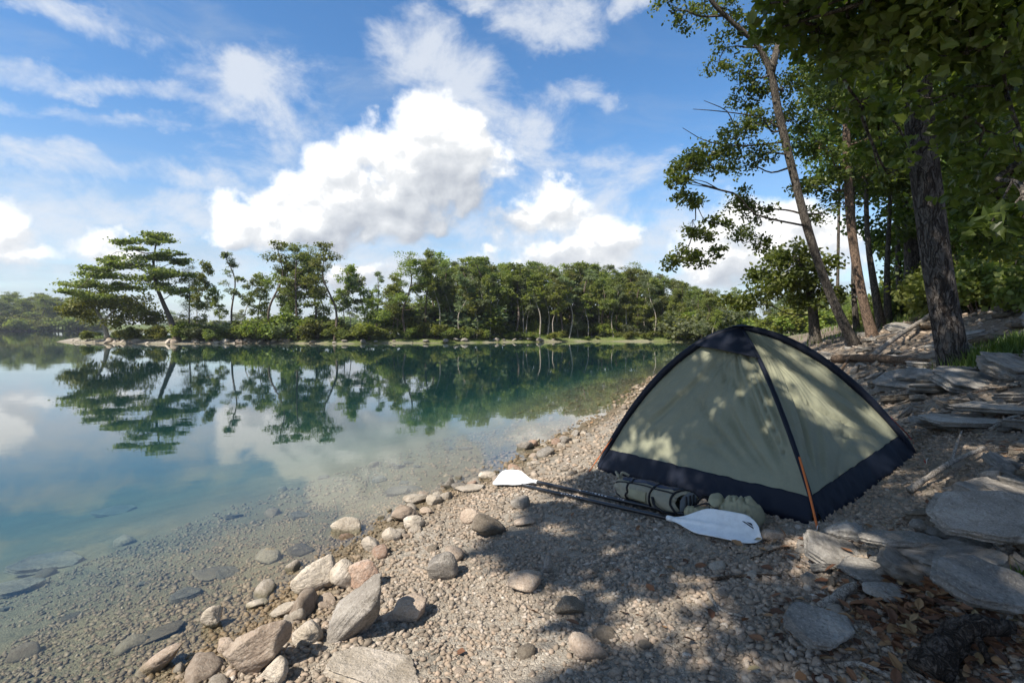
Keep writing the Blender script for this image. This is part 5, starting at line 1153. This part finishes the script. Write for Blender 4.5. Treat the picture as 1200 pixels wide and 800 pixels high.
def shade_clumps(tr, n, x0, x1, y0, y1, hlo, hhi, boles, size, leaves_per, rad, thin, tmpl=4, dapple_rad=1., roof=0, rbox=None):
    rg = tr.r; got = 0; tries = 0
    pick = []
    while got < n and tries < n*40:
        tries += 1; gx_, gy_ = rg.uniform(x0, x1), rg.uniform(y0, y1)
        edge = np.interp(gy_, ey, ex)
        if gx_ < edge+rad*.8: continue
        zg = h1(gx_, gy_); g_ = np.array([gx_, gy_, zg]); su = suv(g_)
        if np.any(np.hypot(sun_uv[:, 0]-su[0], sun_uv[:, 1]-su[1]) < sun_pts[:, 3]*.82*dapple_rad+rad*.62): continue
        if thin and vn(gx_*1.9+40, gy_*1.9+7) > thin: continue
        hh = rg.uniform(hlo, hhi); p = g_+SUN/SUN[2]*hh
        fx, fy, f = project(p)
        if f > .2 and -60 < fx < 1260 and fy > -60: continue
        pick.append(p); got += 1
    if roof:                                                       # and the boughs straight overhead that keep the sky light off the bank
        m_ = 0; tries = 0
        while m_ < roof and tries < roof*60:
            tries += 1; p = np.array([rg.uniform(*rbox[:2]), rg.uniform(*rbox[2:]), 0]); p[2] = h1(p[0], p[1])+rg.uniform(hlo-.6, hhi); su = suv(p)
            if np.any(np.hypot(sun_uv[:, 0]-su[0], sun_uv[:, 1]-su[1]) < sun_pts[:, 3]*1.05+.36): continue
            q = su+.3*SUN[:2]/SUN[2]
            if q[0] < np.interp(q[1], ey, ex)+.45: continue
            fx, fy, f = project(p)
            if f > .2 and -90 < fx < 1290 and fy > -90: continue
            tr.leaves(p, (.45, .45, .3), 70, .13, 5, .42, tmpl, .9); pick.append(p) if m_ % 4 == 0 else None; m_ += 1
    pick = np.array(pick)
    for p in pick[:got]: tr.leaves(p, (rad, rad, rad*.8), leaves_per, size, 4, .42, tmpl, .7)
    # boughs: group the clumps and run a limb from the nearest stem through each group
    if boles and len(pick):
        key = np.floor(pick[:, :2]/1.3).astype(int); seen = {}
        for k_, p in zip(map(tuple, key), pick): seen.setdefault(k_, []).append(p)
        for k_, ps in seen.items():
            ps = np.array(ps); c = ps.mean(0); bo = min(boles, key=lambda b_: np.min(np.linalg.norm(b_[0][5:]-c, axis=1)))
            pth = tr.limb(c, bo, .35, None)
            for q in ps[:7]: tr.w.tube(catmull([pth[7], (pth[8]+q)/2+rg.normal(0, .04, 3), q], 6), np.linspace(.012, .004, 6), 5)
shade_clumps(t, 420, 3.2, 15, 4.2, 17, 6.2, 10.5, [t.trunk], .13, 80, .42, None, roof=0, rbox=(3, 15, 2, 14))
t.finish('broadleaf_tree', gpx(1121, 437, dA), 'thick dark furrowed trunk rising on the slope right of the tent', 'tree', 'near', 'bark_big')
# the tree behind the camera, leaning out over the water: its boughs throw the dappled shade
for (bx, by, tx, ty, seed, box, n_, lab) in ((.9, -2.6, -2.6, -.6, 701, (-.7, 2.6, 1.0, 6.2), 900, 'tall tree behind the viewpoint whose boughs hang over the gravel beach'), (3.6, -1.6, .2, .6, 702, (2.0, 7.2, .6, 8.8), 1000, 'tall tree behind the viewpoint whose boughs hang over the tent and slabs')):
    t = Tree(seed); zb = h1(bx, by)
    t.bole([(bx, by, zb-.2), (bx+(tx-bx)*.18, by+(ty-by)*.18, zb+2.5), (bx+(tx-bx)*.5, by+(ty-by)*.5, zb+5), (tx, ty, zb+8.2), (tx-.6, ty+.2, zb+9.6)], .24, .08, 14, 40, .25)
    sub = t.bole([t.trunk[0][20], t.trunk[0][20]+np.array([-.8, 1.6, 1.6]), t.trunk[0][20]+np.array([-2., 3.4, 2.6])], .12, .05, 10, 20)
    shade_clumps(t, n_, *box, 4.9, 7.2, [t.trunk, sub], .105, 30, .16, .25 if seed == 701 else .40, roof=0 if seed == 701 else 0, rbox=(-.5, 7, -3, 7))
    t.finish('broadleaf_tree', (bx, by, zb), lab, 'tree', 'near', 'bark_grey')
# boughs of large leaves hanging into the top right corner, close by
t = Tree(605); bx, by = 5.4, 1.2; zb = h1(bx, by)
t.bole([(bx, by, zb-.2), (bx-.1, by+.1, zb+2), (bx-.4, by+.4, zb+4), (bx-.6, by+.8, zb+6.5)], .20, .09, 14, 30)
for (px, py, w_, n_, d) in ((930, 10, 46, 60, 3.0), (965, 28, 50, 80, 3.1), (1000, 18, 60, 100, 3.0), (1040, 40, 60, 110, 2.9), (1090, 20, 70, 130, 2.8), (1140, 50, 70, 130, 2.7), (1185, 30, 70, 130, 2.6), (1180, 100, 60, 110, 2.8), (1120, 100, 54, 90, 3.2), (985, 80, 34, 36, 3.4), (1010, 120, 30, 30, 3.6), (1150, 150, 54, 90, 3.2), (1195, 180, 50, 80, 2.8), (1170, 225, 46, 60, 3.0), (1200, 255, 46, 50, 2.4), (1040, 200, 22, 16, 4.), (900, 35, 22, 18, 3.4), (1000, -30, 70, 120, 2.8), (1100, -40, 80, 160, 2.6), (1200, -30, 80, 160, 2.6)):
    s = d/600; t.pad(P(px, py, d), (w_*s, w_*s, w_*s*.6), int(n_*2.3), .064, None, .1, 10, .30, 2 if TR.random() < .6 else 4, 5, .55, r=.014, sag=.04)
t.finish('maple_tree', (bx, by, zb), 'large leaved tree whose boughs hang into the top right corner', 'tree', 'near', 'bark_grey')
# wood on the hillside
r_ = np.random.default_rng(66)
def hill_proto(seed):
    t, _, _ = proto_broad(seed, 10, 'dark', 'bark_grey', .12, 2.4, 28, .15, 520); return t, 'dark', 'bark_grey'
KINDS['hillA'] = lambda: hill_proto(31); KINDS['hillB'] = lambda: hill_proto(32); KINDS['hillC'] = lambda: hill_proto(33)
for k, (px, d) in enumerate(((1095, 19), (1125, 16), (1160, 15), (1195, 13.5), (1225, 15), (1110, 23), (1145, 21), (1180, 20), (1215, 19), (1090, 29), (1130, 28), (1170, 27), (1210, 26), (1250, 22), (1265, 17), (1290, 24), (1240, 30), (1100, 36), (1160, 36))):
    X = (px-600)/600*d; z = h1(X, d); kd = ('hillA', 'hillB', 'hillC')[k % 3]; s = r_.uniform(.8, 1.15)*(1 if d > 18 else .85)
    use(kd, KINDS[kd], 'broadleaf_tree', 'tree', (X, d, z), s, r_.uniform(0, 6.28), 'dark leafy tree of the wood on the hillside behind the thick trunk', 'trees of the hillside wood')
for k in range(40):
    px = r_.uniform(1010, 1290); d = r_.uniform(11, 26) if px > 1090 else r_.uniform(17, 34); X = (px-600)/600*d; z = h1(X, d); kd = ('shrubC', 'shrubA', 'shrubC')[k % 3]
    use(kd, KINDS[kd], 'shrub', 'shrub', (X, d, z), r_.uniform(.35, .8), r_.uniform(0, 6.28), 'dark undergrowth bush on the shaded hillside', 'undergrowth on the hillside')
t = Tree(606); d = 19.5
t.bole([gpx(1076, 350, d), P(1074, 290, d), P(1070, 200, d), P(1066, 60, d)], .42, .3, 14, 24, .2)
t.finish('dead_trunk', gpx(1076, 350, d), 'broad dark trunk in the shade just behind the thick furrowed trunk', 'tree trunk', 'dark', 'bark_big')
